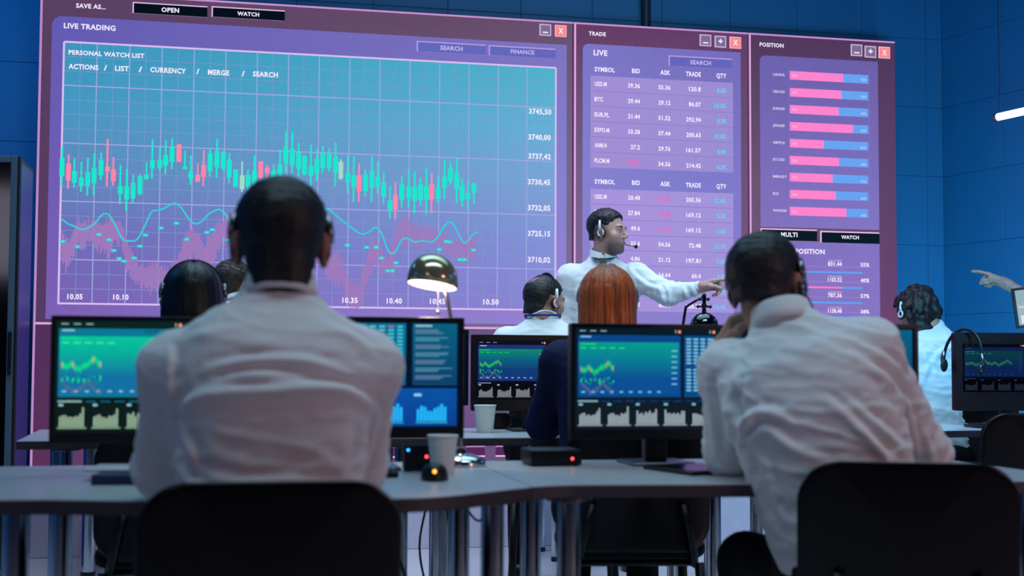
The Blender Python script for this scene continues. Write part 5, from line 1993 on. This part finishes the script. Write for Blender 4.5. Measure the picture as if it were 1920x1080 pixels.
def make_hair(root, H, style, hairc, h=0.0045, top=0.012, side=0.004, low=-0.062, amp=0.0022, fringe=0.075, bald=None, freq=190, length=0.2, streak=0.25, widen=1.0, earz=0.024, fade=0.04, bfade=None):
    k = H.k
    ext = 0.17 + (length if style in ('long', 'bob') else 0)
    c = H.c
    lo = c - np.array([0.15, 0.16, ext])
    hi = c + np.array([0.15, 0.16, 0.20])
    S = SDF(lo, hi, h)
    Rm = H.R

    def local(X, Y, Z):
        px, py, pz = X - c[0], Y - c[1], Z - c[2]
        return ((Rm[0, 0] * px + Rm[1, 0] * py + Rm[2, 0] * pz) / k, (Rm[0, 1] * px + Rm[1, 1] * py + Rm[2, 1] * pz) / k, (Rm[0, 2] * px + Rm[1, 2] * py + Rm[2, 2] * pz) / k)

    def shell(X, Y, Z):
        x, y, z = local(X, Y, Z)
        tz = np.clip((z - 0.01) / 0.07, 0, 1)
        g = side + (top - side) * tz
        if style in ('wavy',):
            g = top + 0 * tz
        line = np.where(y > 0.02, 0.02 + (y - 0.02) * 1.15, np.where(y > -0.035, earz, earz + (y + 0.035) * 2.2))
        line = np.where(y > 0.055, np.maximum(line, fringe - 0.4 * np.abs(x)), line)
        line = np.maximum(line, low)
        if style == 'short':
            fd = np.clip((z - line) / np.where(y < -0.05, bfade or fade, fade), 0, 1)
            fd = np.where(y > 0.05, np.clip((z - line) / 0.006, 0, 1), fd)
            g = g * fd - 0.0012 * (1 - fd)
        rx, ry, rz_ = 0.079 + g, 0.098 + g, 0.089 + g
        k0 = np.sqrt((x / rx) ** 2 + ((y + 0.015) / ry) ** 2 + ((z - 0.035) / rz_) ** 2)
        d = (k0 - 1) * 0.085
        # the back of the neck below the skull
        if style in ('short', 'wavy'):
            kb = np.sqrt((x / (0.062 + side * (1.6 if style == 'wavy' else 1))) ** 2 + ((y + 0.045) / (0.056 + side)) ** 2) - 1
            nape = np.maximum(kb * 0.06, np.maximum(low - z, z - 0.03))
            d = np.minimum(d, nape)
            # hairline: forehead, temples and above the ears, nape
            d = np.maximum(d, (line - z) * 0.8)
            if bald is not None:
                db = np.sqrt((x - bald[0]) ** 2 + (y - bald[1]) ** 2 + (z - bald[2]) ** 2)
                d = np.maximum(d, (bald[3] - db) * 0.8)
        return d * k

    if style in ('short', 'wavy'):
        S.put(shell, c - 0.14, c + 0.16, 0.004)
        if style == 'wavy':
            rr = np.random.RandomState(11)
            for i in range(110):
                th, ph = rr.rand() * 6.28, rr.rand() * 1.9
                u = np.array([math.cos(th) * math.sin(ph), math.sin(th) * math.sin(ph), math.cos(ph)])
                if u[1] > 0.35 and u[2] < 0.45:
                    continue
                a = np.array([0, -0.015, 0.035]) + u * (np.array([0.098, 0.118, 0.110]) + rr.rand() * 0.008)
                b = a + np.array([rr.randn() * 0.012, rr.randn() * 0.012, -0.03 - 0.02 * rr.rand()]) * (1 - 0.6 * (u[2] > 0.7))
                S.rc(H.p(*a), H.p(*b), 0.014 * k, 0.007 * k, 0.010)
            for x_ in (-0.06, -0.035, -0.01, 0.015, 0.04, 0.062):
                S.rc(H.p(x_, -0.098 + abs(x_) * 0.4, -0.03), H.p(x_ * 1.15, -0.112 + abs(x_) * 0.5, -0.125 + rr.rand() * 0.02), 0.022 * k, 0.008 * k, 0.015)
    elif style == 'bob':
        S.ell(H.p(0, -0.012, 0.03), np.array([0.098, 0.118, 0.108]) * k, 0.02, 'u', Rm)
        S.ell(H.p(0, -0.02, -0.05), np.array([0.107, 0.112, 0.085]) * k, 0.04, 'u', Rm)
        S.ell(H.p(0, 0.125, -0.07), np.array([0.062, 0.07, 0.11]) * k, 0.02, 's', Rm)
    elif style == 'long':
        S.ell(H.p(0, -0.012, 0.035), np.array([0.094, 0.114, 0.104]) * k, 0.02, 'u', Rm)
        L_ = length
        S.slices([(-L_, 0, -0.045, 0.085, 0.050), (-L_ * 0.6, 0, -0.045, 0.096, 0.062), (-0.06, 0, -0.03, 0.098, 0.085), (0.0, 0, -0.015, 0.097, 0.100), (0.04, 0, -0.012, 0.093, 0.104), (0.08, 0, -0.012, 0.080, 0.092), (0.11, 0, -0.012, 0.056, 0.066), (0.13, 0, -0.012, 0.020, 0.028)], H.c, H.R * 1.0, 0.03, 2.2)
        S.ell(H.p(0, 0.115, -0.10), np.array([0.058, 0.08, 0.15]) * k, 0.02, 's', Rm)
    P, F = S.mesh()
    P = smooth_mesh(P, F, 1, 0.4)
    N = vnormals(P, F)
    q = H.loc(P)
    if style in ('long', 'bob'):
        th = np.arctan2(q[:, 0], -(q[:, 1] + 0.01))
        sw = 0.4 * wnoise(q * (1, 1, 0.35), 30)
        st_ = np.sin(th * 21 + sw * 5) * 0.5 + np.sin(th * 47 + sw * 8 + 1.3) * 0.35
        P = P + N * (amp * st_)[:, None]
        part = np.exp(-((q[:, 0]) / 0.007) ** 2) * (q[:, 2] > 0.06)
        P = P - N * (0.004 * part)[:, None]
        shade = 1 + streak * (0.6 * np.sin(th * 17 + sw * 9) + 0.4 * np.sin(th * 39 + 2 + sw * 6))
        root_d = np.clip((q[:, 2] - 0.085) / 0.05, 0, 1) * np.exp(-(q[:, 0] / 0.05) ** 2)
        shade = shade * (1 - 0.55 * root_d)
    else:
        P = P + N * (amp * (wnoise(q, freq) * 1.6 + wnoise(q, freq * 0.4)))[:, None]
        shade = 1 + 0.35 * wnoise(q, 70) * 3
    col = np.array(hairc)[None, :] * np.clip(shade, 0.25, 2.5)[:, None]
    link_mesh('hair', P, F, HAIRL if style in ('long', 'bob') else HAIR, root, col)


def headset(label, root, H, mic=1, wide=0.087, micdir=(0.03, 0.115, -0.065), ring=False, hang=None, tall=0.131, back=0.016, cupdy=-0.004):
    """headset on the head H of a person: band, two cups and a boom microphone (mic = -1 left, 1 right side)"""
    if hang is None:
        Mx = root.matrix_basis @ Matrix.Translation(Vector(H.c)) @ Matrix(H.R.tolist()).to_4x4()
        k = H.k
    else:
        Mx, k = hang, 1.0
    t = thing('headset', label, 'headset', (0, 0, 0), 0, 'headsets in the room')
    t.matrix_world = Mx
    m = MB()
    pts = []
    for i in range(25):
        a = math.pi * i / 24
        pts.append((wide * 0.985 * math.cos(a) * k, (-0.008 + back * math.sin(a)) * k, (0.012 + (tall - 0.012) * math.sin(a) ** 0.85) * k))
    m.tube(pts, 0.0038 * k, 10, sq=2.0)
    bo = m.build('headband', BLACK, t, True)
    for sx in (-1, 1):
        m = MB()
        m.tube([((wide - 0.001) * sx * k, -0.008 * k, 0.062 * k), ((wide + 0.003) * sx * k, -0.008 * k, 0.03 * k), ((wide + 0.004) * sx * k, -0.007 * k, 0.008 * k)], [0.006 * k, 0.0075 * k, 0.006 * k], 10, sq=1.3)
        m.build('slider', WHITEP if ring else STEEL, bo, True)
        m = MB()
        cu = [(0.0, 0.0), (0.020, 0.0), (0.026, 0.004), (0.028, 0.009), (0.024, 0.014), (0.0, 0.015)]
        m.lathe([(r * k, z * k) for r, z in cu], 24)
        m.v = [((wide - 0.013) * sx * k + z * sx, x + cupdy * k, y * 1.08 - 0.004 * k) for x, y, z in m.v]
        m.build('ear_cushion', BLACKM, t, True)
        m = MB()
        if ring:
            m.lathe([(0.010 * k, 0.014 * k), (0.011 * k, 0.018 * k), (0.019 * k, 0.018 * k), (0.021 * k, 0.014 * k), (0.019 * k, 0.011 * k), (0.010 * k, 0.014 * k)], 24)
        else:
            m.lathe([(0.0, 0.013 * k), (0.020 * k, 0.013 * k), (0.020 * k, 0.016 * k), (0.014 * k, 0.020 * k), (0.0, 0.021 * k)], 24)
        m.v = [((wide - 0.013) * sx * k + z * sx, x + cupdy * k, y * 1.05 - 0.004 * k) for x, y, z in m.v]
        m.build('ear_housing', WHITEP if ring else STEEL, t, True)
    if mic:
        m = MB()
        a = np.array([(wide + 0.004) * mic, 0.004, -0.02])
        b = np.array([0.088 * mic, 0.065, -0.055])
        cpt = np.array([micdir[0] * mic, micdir[1], micdir[2]])
        m.tube([tuple(np.array(p) * k) for p in sag([a, b, cpt], 8)], 0.0022 * k, 8)
        m.build('mic_boom', BLACK, t, True)
        m = MB()
        m.ball(tuple(cpt * k), 0.0105 * k, 14)
        m.build('mic_foam', BLACKM, t, True)
    return t

# ------------------------------------------------------------------ the people
def conv(pts, x0, yh, sc):
    return [((x - x0) / sc, 1 - (y - yh) / sc) for x, y in pts]


BROWN = (0.020, 0.013, 0.011)
# --- the man in the white shirt, seen from behind
k1 = lambda *p: conv(p, 520, 685, 1008)
S1 = [
    (k1((400, 696), (440, 684), (500, 676), (580, 679), (648, 702)), 0.010, 0.0055),
    (k1((380, 730), (430, 715), (490, 709), (580, 716), (650, 726)), 0.010, 0.0060),
    (k1((345, 768), (375, 748), (420, 735), (529, 729), (630, 728), (681, 750), (704, 778)), 0.011, 0.0085),
    (k1((440, 702), (520, 697), (600, 703)), 0.007, 0.0035),
    (k1((706, 777), (697, 820), (690, 849), (676, 900)), 0.010, 0.008),
    (k1((334, 660), (337, 720), (340, 800), (343, 905)), 0.009, 0.008),
    (k1((345, 800), (372, 830), (380, 870)), 0.010, 0.005),
    (k1((650, 790), (640, 850), (628, 905)), 0.012, 0.005),
    (k1((360, 640), (400, 628), (450, 622)), 0.010, 0.003),
    (k1((600, 612), (650, 630), (690, 660)), 0.010, 0.004),
    (k1((400, 880), (480, 890), (580, 885)), 0.012, 0.003),
    (k1((345, 845), (360, 880), (400, 900)), 0.009, 0.004),
]
ST1 = [(-0.16, 0, 0.01, 0.155, 0.095), (0.0, 0, 0, 0.162, 0.108), (0.2, -0.0, 0, 0.158, 0.112), (0.45, -0.0, -0.004, 0.163, 0.112), (0.70, 0, -0.01, 0.174, 0.116),
       (0.84, 0, -0.008, 0.172, 0.104), (0.900, 0.0, -0.004, 0.164, 0.090), (0.940, 0.0, -0.002, 0.138, 0.078), (0.975, 0.0, 0.0, 0.104, 0.069), (1.01, 0.0, 0.004, 0.076, 0.062), (1.06, 0, 0.008, 0.060, 0.058)]
p1, H1 = person('man in white shirt seated with his back to us, before the green chart monitor', (0.055, 2.414, 0), math.radians(-1.3),
                dict(hip=(-0.02, -0.06, 0.545), neck=(0.006, -0.012, 1.118), head=(0.006, 0.028, 1.222), hrot=(1, 0, 0),
                     sh=[(-0.176, -0.005, 0.992), (0.163, -0.005, 0.998)], el=[(-0.205, 0.09, 0.805), (0.160, 0.11, 0.805)], wr=[(-0.12, 0.33, 0.797), (0.10, 0.36, 0.797)],
                     hands=[dict(Y=(0.3, 1, -0.1), Z=(0, 0.1, 1)), dict(Y=(-0.3, 1, -0.1), Z=(0, 0.1, 1))]),
                st=ST1, strokes=S1, stub=dict(line=-0.095, a=0.93), hairkw=dict(top=0.011, side=0.0045, low=-0.09, amp=0.002, bfade=0.012), fine=0.0045, sgrid=0.0065, headk=0.99,
                sleeve=(0.060, 0.054, 0.046), collar=dict(dz=0.004, h=0.044, r=(0.059, 0.062)))
headset('headset on the seated man before the green chart monitor', p1, H1, mic=-1, wide=0.088, cupdy=0.008)

# --- the leaning man on the right
k2 = lambda *p: conv(p, 1560, 690, 839)
S2 = [
    (k2((1384, 803), (1412, 782), (1444, 771), (1475, 780)), 0.013, 0.009),
    (k2((1400, 830), (1444, 803), (1488, 834), (1545, 853)), 0.013, 0.007),
    (k2((1431, 759), (1400, 803), (1390, 840)), 0.010, 0.006),
    (k2((1600, 650), (1630, 662), (1660, 680), (1692, 720)), 0.012, 0.008),
    (k2((1590, 668), (1650, 708), (1692, 765)), 0.012, 0.008),
    (k2((1548, 748), (1607, 797), (1660, 855)), 0.012, 0.008),
    (k2((1580, 748), (1632, 790), (1688, 840)), 0.012, 0.007),
    (k2((1590, 790), (1640, 840), (1660, 880)), 0.010, 0.005),
    (k2((1356, 712), (1372, 778), (1366, 850)), 0.012, 0.008),
    (k2((1390, 695), (1377, 752), (1385, 800)), 0.011, 0.007),
    (k2((1330, 700), (1335, 770), (1338, 850)), 0.010, 0.006),
    (k2((1402, 845), (1425, 905), (1452, 985)), 0.012, 0.006),
    (k2((1430, 850), (1455, 915), (1475, 975)), 0.012, 0.005),
    (k2((1440, 640), (1500, 650), (1560, 640)), 0.015, 0.003),
    (k2((1690, 740), (1700, 800), (1712, 850)), 0.012, 0.007),
    (k2((1720, 800), (1735, 840), (1745, 870)), 0.010, 0.005),
]
ST2 = [(-0.16, 0, 0.015, 0.155, 0.090), (0.0, 0, 0.005, 0.164, 0.108), (0.18, -0.005, 0, 0.166, 0.116), (0.42, 0.0, -0.01, 0.178, 0.122), (0.66, 0, -0.02, 0.188, 0.128),
       (0.82, 0.005, -0.018, 0.182, 0.112), (0.89, 0.012, -0.008, 0.166, 0.092), (0.935, 0.010, -0.003, 0.136, 0.080), (0.97, 0.006, 0.002, 0.102, 0.070), (1.01, 0.002, 0.007, 0.074, 0.063), (1.06, 0, 0.01, 0.060, 0.058)]
p2, H2 = person('man in white shirt leaning on the right front desk, chin on his hand', (1.281, 2.653, 0), math.radians(-25.8),
                dict(hip=(0.065, -0.05, 0.545), neck=(-0.108, 0.035, 1.098), head=(-0.148, 0.095, 1.183), hrot=(-17, -4, -5),
                     sh=[(-0.228, 0.04, 0.992), (0.075, 0.02, 1.040)], el=[(-0.240, 0.145, 0.800), (0.205, 0.14, 0.802)], wr=[(-0.262, 0.205, 1.045), (0.06, 0.36, 0.797)],
                     hands=[dict(Y=(0.50, -0.25, 0.83), Z=(-0.80, 0.30, 0.50), curls=[(45, 55, 30), (50, 60, 30), (55, 60, 35), (60, 60, 35)], thumb=(30, 15, 10), fine=0.005),
                            dict(Y=(-0.6, 0.8, -0.1), Z=(0, 0.1, 1))],
                     kn=[(-0.21, 0.30, 0.52), (0.10, 0.42, 0.52)], an=[(-0.20, 0.22, 0.085), (0.12, 0.40, 0.085)]),
                st=ST2, strokes=S2, stub=dict(line=-0.085, a=0.9, rng=0.075), hairkw=dict(top=0.012, side=0.0045, low=-0.035, amp=0.0022), fine=0.0045, sgrid=0.0065, rumple=0.002, headk=0.98,
                sleeve=(0.064, 0.055, 0.044), collar=dict(dz=0.0, h=0.046, r=(0.061, 0.064), up=(-0.25, 0.30, 1.0)))
headset('headset on the leaning man with his chin on his hand', p2, H2, mic=1, wide=0.089, tall=0.134, back=-0.004, cupdy=0.004)

# --- woman with black bobbed hair
p3, H3 = person('woman with black bobbed hair, seen from behind past the green chart monitor', (-0.166, 4.184, 0), math.radians(2.3),
                dict(hip=(0, -0.05, 0.53), neck=(0.0, -0.005, 1.085), head=(0.0, 0.03, 1.203), hrot=(0, -4, 0),
                     sh=[(-0.155, 0.0, 1.01), (0.155, 0.0, 1.01)], el=[(-0.19, 0.10, 0.80), (0.19, 0.10, 0.80)], wr=[(-0.10, 0.34, 0.79), (0.10, 0.34, 0.79)]),
                shirt=DARKTOP, shirt_name='top', hair='bob', hairkw=dict(h=0.005, amp=0.0012, streak=0.3), hairc=(0.004, 0.0035, 0.005), fem=True, fine=0.007, grid=0.013, sgrid=0.012, headk=0.93, collar=False, face=False)
headset('thin headset over the woman\'s black bobbed hair', p3, H3, mic=0, wide=0.103, tall=0.139, back=0.0)

# --- man bending over the third row desk
p4, H4 = person('brown-haired man between the bobbed woman and the seated man, bending over a far desk', (-0.066, 5.927, 0), math.radians(0.6),
                dict(hip=(0.02, -0.36, 0.90), neck=(0.015, -0.045, 1.255), head=(0.012, 0.03, 1.352), hrot=(-38, 0, 0),
                     sh=[(-0.155, -0.05, 1.18), (0.18, -0.05, 1.18)], el=[(-0.20, 0.16, 0.99), (0.22, 0.16, 0.99)], wr=[(-0.16, 0.42, 0.80), (0.18, 0.42, 0.80)],
                     hands=[dict(Y=(0, 1, -0.3), Z=(0, 0.3, 1)), dict(Y=(0, 1, -0.3), Z=(0, 0.3, 1))]),
                legs='stand', hairc=(0.030, 0.018, 0.014), fine=0.007, grid=0.013, sgrid=0.012, hairkw=dict(h=0.005, top=0.014, side=0.008, amp=0.003), face=True)
headset('headset with silver ring on the brown-haired bending man', p4, H4, mic=-1, ring=True)

# --- balding man
p5, H5 = person('balding man with a blue lanyard seated with his back to us below the standing man', (1.317, 5.591, 0), math.radians(-13.3),
                dict(hip=(0.0, -0.06, 0.64), neck=(-0.015, -0.02, 1.215), head=(-0.006, 0.025, 1.287), hrot=(-48, -6, 0),
                     sh=[(-0.172, 0.0, 1.112), (0.150, 0.0, 1.118)], el=[(-0.21, 0.10, 0.90), (0.20, 0.10, 0.90)], wr=[(-0.10, 0.33, 0.86), (0.10, 0.33, 0.86)],
                     kn=[(-0.12, 0.37, 0.60), (0.12, 0.37, 0.60)], an=[(-0.12, 0.30, 0.085), (0.13, 0.33, 0.085)]),
                hairc=(0.012, 0.011, 0.013), fine=0.0055, grid=0.012, sgrid=0.009, hairkw=dict(h=0.0045, top=0.008, side=0.006, amp=0.0018, bald=(-0.012, -0.078, 0.108, 0.038)), beard=0.5,
                stub=dict(line=-0.07, a=0.5), collar=dict(h=0.04, dz=-0.02))
headset('headset with silver ring on the balding man', p5, H5, mic=-1, ring=True, micdir=(0.02, 0.125, -0.07), tall=0.138, back=0.0)
m = MB()
pts = []
for i in range(33):
    a = math.radians(90 + 360 * i / 32)
    fr = max(0, math.sin(a))
    pts.append((-0.015 + 0.079 * math.cos(a), -0.018 + 0.078 * math.sin(a) + 0.02 * fr, 1.228 - 0.02 * fr - 0.10 * fr ** 4))
m.tube(pts, 0.0055, 8)
m.build('lanyard', LANY, p5, True)

# --- red-haired woman in the navy jacket
p6, H6 = person('red-haired woman in a navy jacket seated behind the teal chart monitor', (1.185, 4.127, 0), math.radians(-16),
                dict(hip=(0, -0.05, 0.53), neck=(0.0, -0.005, 1.09), head=(-0.002, 0.03, 1.210), hrot=(0, -3, 0),
                     sh=[(-0.155, 0.0, 1.018), (0.155, 0.0, 1.015)], el=[(-0.222, 0.10, 0.805), (0.21, 0.10, 0.805)], wr=[(-0.215, 0.37, 0.795), (0.12, 0.36, 0.795)],
                     hands=[dict(Y=(0.0, 1, -0.1), Z=(0, 0.1, 1)), dict(Y=(-0.3, 1, -0.1), Z=(0, 0.1, 1))]),
                shirt=NAVY, shirt_name='jacket', hair='long', hairkw=dict(h=0.0045, amp=0.0016, length=0.25, streak=0.5), hairc=(0.46, 0.088, 0.020), fem=True, fine=0.007, grid=0.013, sgrid=0.0095,
                headk=0.93, collar=False, face=False, sleeve=(0.062, 0.056, 0.044))
headset('headset on the red-haired woman in the navy jacket', p6, H6, mic=-1, wide=0.1, tall=0.120, micdir=(0.09, 0.10, -0.03))

# --- the standing man who points at the wall
ST7 = [(-0.16, 0, 0, 0.160, 0.110), (0.0, 0, 0, 0.158, 0.112), (0.25, 0, 0, 0.150, 0.108), (0.5, 0, 0.0, 0.165, 0.116), (0.72, 0, 0.0, 0.185, 0.122), (0.85, 0.0, 0, 0.184, 0.106),
       (0.90, 0, 0, 0.166, 0.094), (0.94, 0, 0, 0.134, 0.082), (0.975, 0, 0.004, 0.100, 0.070), (1.01, 0, 0.008, 0.074, 0.062), (1.05, 0, 0.010, 0.060, 0.058)]
k7 = lambda *p: conv(p, 1140, 688, 378)
S7 = [
    (k7((1178, 500), (1195, 520), (1215, 535), (1240, 545)), 0.012, 0.008),
    (k7((1235, 535), (1240, 552), (1245, 570)), 0.010, 0.009),
    (k7((1250, 540), (1253, 556), (1252, 572)), 0.010, 0.009),
    (k7((1280, 540), (1284, 552), (1290, 562)), 0.009, 0.008),
    (k7((1294, 536), (1298, 548), (1304, 556)), 0.009, 0.006),
    (k7((1180, 480), (1185, 520), (1178, 560)), 0.014, 0.006),
    (k7((1085, 500), (1080, 530), (1085, 570)), 0.014, 0.006),
    (k7((1150, 490), (1165, 515), (1170, 545)), 0.014, 0.005),
    (k7((1105, 495), (1095, 520), (1100, 550)), 0.014, 0.005),
]
p7, H7 = person('bearded man in white shirt and black tie standing at the video wall, pointing right', (1.785, 6.218, 0), math.radians(-16),
                dict(hip=(-0.03, 0.02, 0.95), neck=(-0.024, 0.02, 1.540), head=(0.0, -0.025, 1.672), hrot=(-114, 0, 0),
                     sh=[(0.142, 0.0, 1.452), (-0.186, 0.0, 1.448)], el=[(0.303, -0.085, 1.362), (-0.215, 0.02, 1.20)], wr=[(0.450, -0.150, 1.392), (-0.18, -0.14, 1.00)],
                     hands=[dict(Y=(0.86, -0.30, 0.17), Z=(0.0, 0.45, 0.9), curls=[(4, 6, 4), (58, 55, 25), (74, 62, 28), (80, 66, 30)], thumb=(8, 12, 18), fine=0.0035),
                            dict(Y=(0.1, -0.3, -0.9), Z=(-0.9, -0.2, 0.0))],
                     feet=(0, -1, 0)),
                st=ST7, strokes=S7, fold_side=-1, twist=math.pi, legs='stand', beard=0.75, hairc=(0.010, 0.010, 0.013), fine=0.0032, grid=0.012, sgrid=0.0085, rumple=0.0018,
                hairkw=dict(h=0.0035, top=0.014, side=0.0045, low=-0.035, amp=0.0016, fringe=0.086, earz=0.03, fade=0.055), stub=dict(line=-0.045, a=0.75, rng=0.05), headk=0.94, skin=(0.58, 0.31, 0.25),
                sleeve=(0.064, 0.056, 0.040), collar=dict(h=0.056, dz=0.004, yaw=math.pi, r=(0.060, 0.062), up=(0.0, -0.12, 1)))
headset('headset with silver blue-lit ring on the standing man at the video wall', p7, H7, mic=-1, ring=True, micdir=(0.028, 0.150, -0.075))
m = MB()
# tie: knot and blade hanging down the shirt front, bands showing under the collar points
kn = np.array([-0.024, -0.070, 1.522])
m.add([kn + v for v in ((-0.019, 0.0, 0.022), (0.019, 0.0, 0.022), (0.012, -0.012, -0.022), (-0.012, -0.012, -0.022), (-0.019, -0.018, 0.020), (0.019, -0.018, 0.020), (0.011, -0.026, -0.020), (-0.011, -0.026, -0.020))],
      [(0, 1, 2, 3), (7, 6, 5, 4), (4, 5, 1, 0), (5, 6, 2, 1), (6, 7, 3, 2), (7, 4, 0, 3)])
bl = []
for (z, w_, y) in ((1.505, 0.012, -0.096), (1.44, 0.022, -0.122), (1.36, 0.027, -0.136), (1.25, 0.032, -0.138), (1.12, 0.037, -0.128), (1.06, 0.038, -0.126)):
    bl += [(-0.024 - w_, y, z), (-0.024 + w_, y, z), (-0.024 + w_, y - 0.004, z), (-0.024 - w_, y - 0.004, z)]
bl += [(-0.024, -0.126, 1.02), (-0.024, -0.126, 1.02), (-0.024, -0.130, 1.02), (-0.024, -0.130, 1.02)]
fs = [(3, 2, 1, 0)]
for i in range(6):
    for j in range(4):
        fs.append((4 * i + j, 4 * i + (j + 1) % 4, 4 * i + 4 + (j + 1) % 4, 4 * i + 4 + j))
m.add(bl, fs)
for sx in (-1, 1):
    m.tube([(-0.024 + sx * 0.010, -0.078, 1.535), (-0.024 + sx * 0.034, -0.074, 1.540), (-0.024 + sx * 0.058, -0.046, 1.548)], [0.010, 0.012, 0.004], 8, sq=0.5)
m.build('tie', TIE, p7)

# --- wavy-haired man at the right
ST8 = [(t, cx, cy, w_ * 0.98, d_) for (t, cx, cy, w_, d_) in STD]
p8, H8 = person('wavy-haired man in white shirt seated at the far right, turned left', (3.350, 5.986, 0), math.radians(-29.2),
                dict(hip=(0.10, -0.10, 0.545), neck=(0.066, -0.02, 1.212), head=(0.0, 0.02, 1.272), hrot=(42, -4, 4),
                     sh=[(-0.085, 0.04, 1.09), (0.205, -0.02, 1.085)], el=[(-0.13, 0.2, 0.84), (0.23, 0.12, 0.84)], wr=[(-0.12, 0.40, 0.80), (0.02, 0.30, 0.80)]),
                hair='wavy', hairc=(0.014, 0.010, 0.010), hairkw=dict(h=0.005, top=0.026, low=-0.115, amp=0.012, freq=60, earz=-0.01, side=0.022), fine=0.007, grid=0.013, sgrid=0.010, st=STD,
                twist=0.35, collar=dict(h=0.055, dz=0.012), rumple=0.003, strokes=[(conv([(1738, 690), (1760, 660), (1785, 650)], 1715, 690.6, 378), 0.014, 0.008), (conv([(1730, 660), (1735, 690), (1725, 720)], 1715, 690.6, 378), 0.014, 0.008)])
headset('headset with white band on the wavy-haired man at far right', p8, H8, mic=0, wide=0.104, ring=True, tall=0.150)

# --- the person at the right edge who points left, tablet in the other hand
p9, H9 = person('person at the right edge of whom only a hand pointing left is in view', (4.075, 5.890, 0), math.radians(-34.7),
                dict(hip=(0.20, 0.0, 0.95), neck=(0.20, 0.0, 1.52), head=(0.20, -0.03, 1.64), hrot=(140, 0, 0),
                     sh=[(0.37, 0.0, 1.45), (0.03, -0.02, 1.45)], el=[(0.36, -0.10, 1.18), (-0.01, -0.20, 1.30)], wr=[(0.235, -0.30, 1.27), (-0.232, -0.16, 1.440)],
                     hands=[dict(Y=(-0.7, -0.5, 0.2), Z=(0.2, -0.9, -0.2), curls=[(20, 25, 15)] * 4),
                            dict(Y=(-0.88, 0.06, 0.36), Z=(0.30, 0.42, 0.86), curls=[(6, 8, 6), (82, 88, 50), (86, 90, 50), (88, 90, 50)], thumb=(12, 40, 30), fine=0.004)],
                     feet=(0, -1, 0)),
                twist=math.pi, legs='stand', fine=0.007, grid=0.013, sgrid=0.012, face=True, skin=(0.46, 0.25, 0.19), collar=dict(yaw=math.pi), roll=0.13, st=[(t, cx, cy, w_ * 0.95, d_) for (t, cx, cy, w_, d_) in STD])

t = thing('tablet', 'black framed tablet at the right edge under the pointing hand', 'tablet', (0, 0, 0))
Mx = p9.matrix_basis @ Matrix.Translation((-0.040, -0.30, 1.318)) @ Matrix.Rotation(math.radians(-7), 4, 'Y') @ Matrix.Rotation(math.radians(-12), 4, 'X')
t.matrix_world = Mx
m = MB()
m.box((-0.145, 0.0, -0.105), (0.145, 0.010, 0.105), 0.004)
m.build('body', BLACK, t, True, 35)
m = MB()
for (a, b, c, d, col, l) in ((-0.128, -0.09, 0.128, 0.09, '#9fb4c0', 0), (-0.128, 0.02, 0.128, 0.09, '#8fb0bc', 1), (-0.115, -0.082, -0.085, -0.04, '#dfe6ee', 2), (-0.08, -0.082, -0.06, -0.02, '#b7b0c8', 2),
                             (-0.055, -0.082, -0.03, -0.05, '#dfe6ee', 2), (-0.12, 0.0, 0.1, 0.004, '#e8eef4', 2), (-0.02, -0.08, 0.1, -0.03, '#c0a8c0', 2)):
    y = -0.0006 - 0.0004 * l
    m.add([(a, y, b), (c, y, b), (c, y, d), (a, y, d)], [(0, 1, 2, 3)], lin(col))
m.build('display', SCREEN_D, t)

# --- headset hung over the corner of the far right monitor
Mx = Matrix.Translation((3.160, 5.235, 1.012)) @ Matrix.Rotation(math.radians(-56), 4, 'Z') @ Matrix.Rotation(math.radians(4), 4, 'Y')
headset('black headset hanging over the corner of the far right monitor', None, None, mic=0, wide=0.090, tall=0.165, hang=Mx)

# ------------------------------------------------------------------ chairs in place
def seat_for(label, bx, by, deg, **kw):
    a = math.radians(deg)
    return chair(label, (bx - math.sin(a) * 0.225, by + math.cos(a) * 0.225, 0), a, **kw)


seat_for('black chair in front at left, its back under the man in the white shirt', 0.045, 2.185, -1, wdt=0.432, top=0.806)
seat_for('black chair in front at right, its back under the leaning man', 1.335, 2.425, -22, wdt=0.438, top=0.806)
seat_for('black second row chair under the bobbed woman, its leg showing under the left front desk', -0.20, 3.96, 2)
seat_for('black second row chair under the red-haired woman, its legs showing below the front desk', 1.21, 3.88, -10)
seat_for('empty black chair at the far right edge before the monitor with the hung headset', 2.88, 4.22, -10, top=0.835)
seat_for('black chair behind the wavy-haired man at far right, mostly hidden', 3.515, 5.775, -29, top=0.88)
seat_for('black chair under the balding man with the lanyard, hidden by the desks', 1.33, 5.31, -13, seat=0.53, top=0.90)
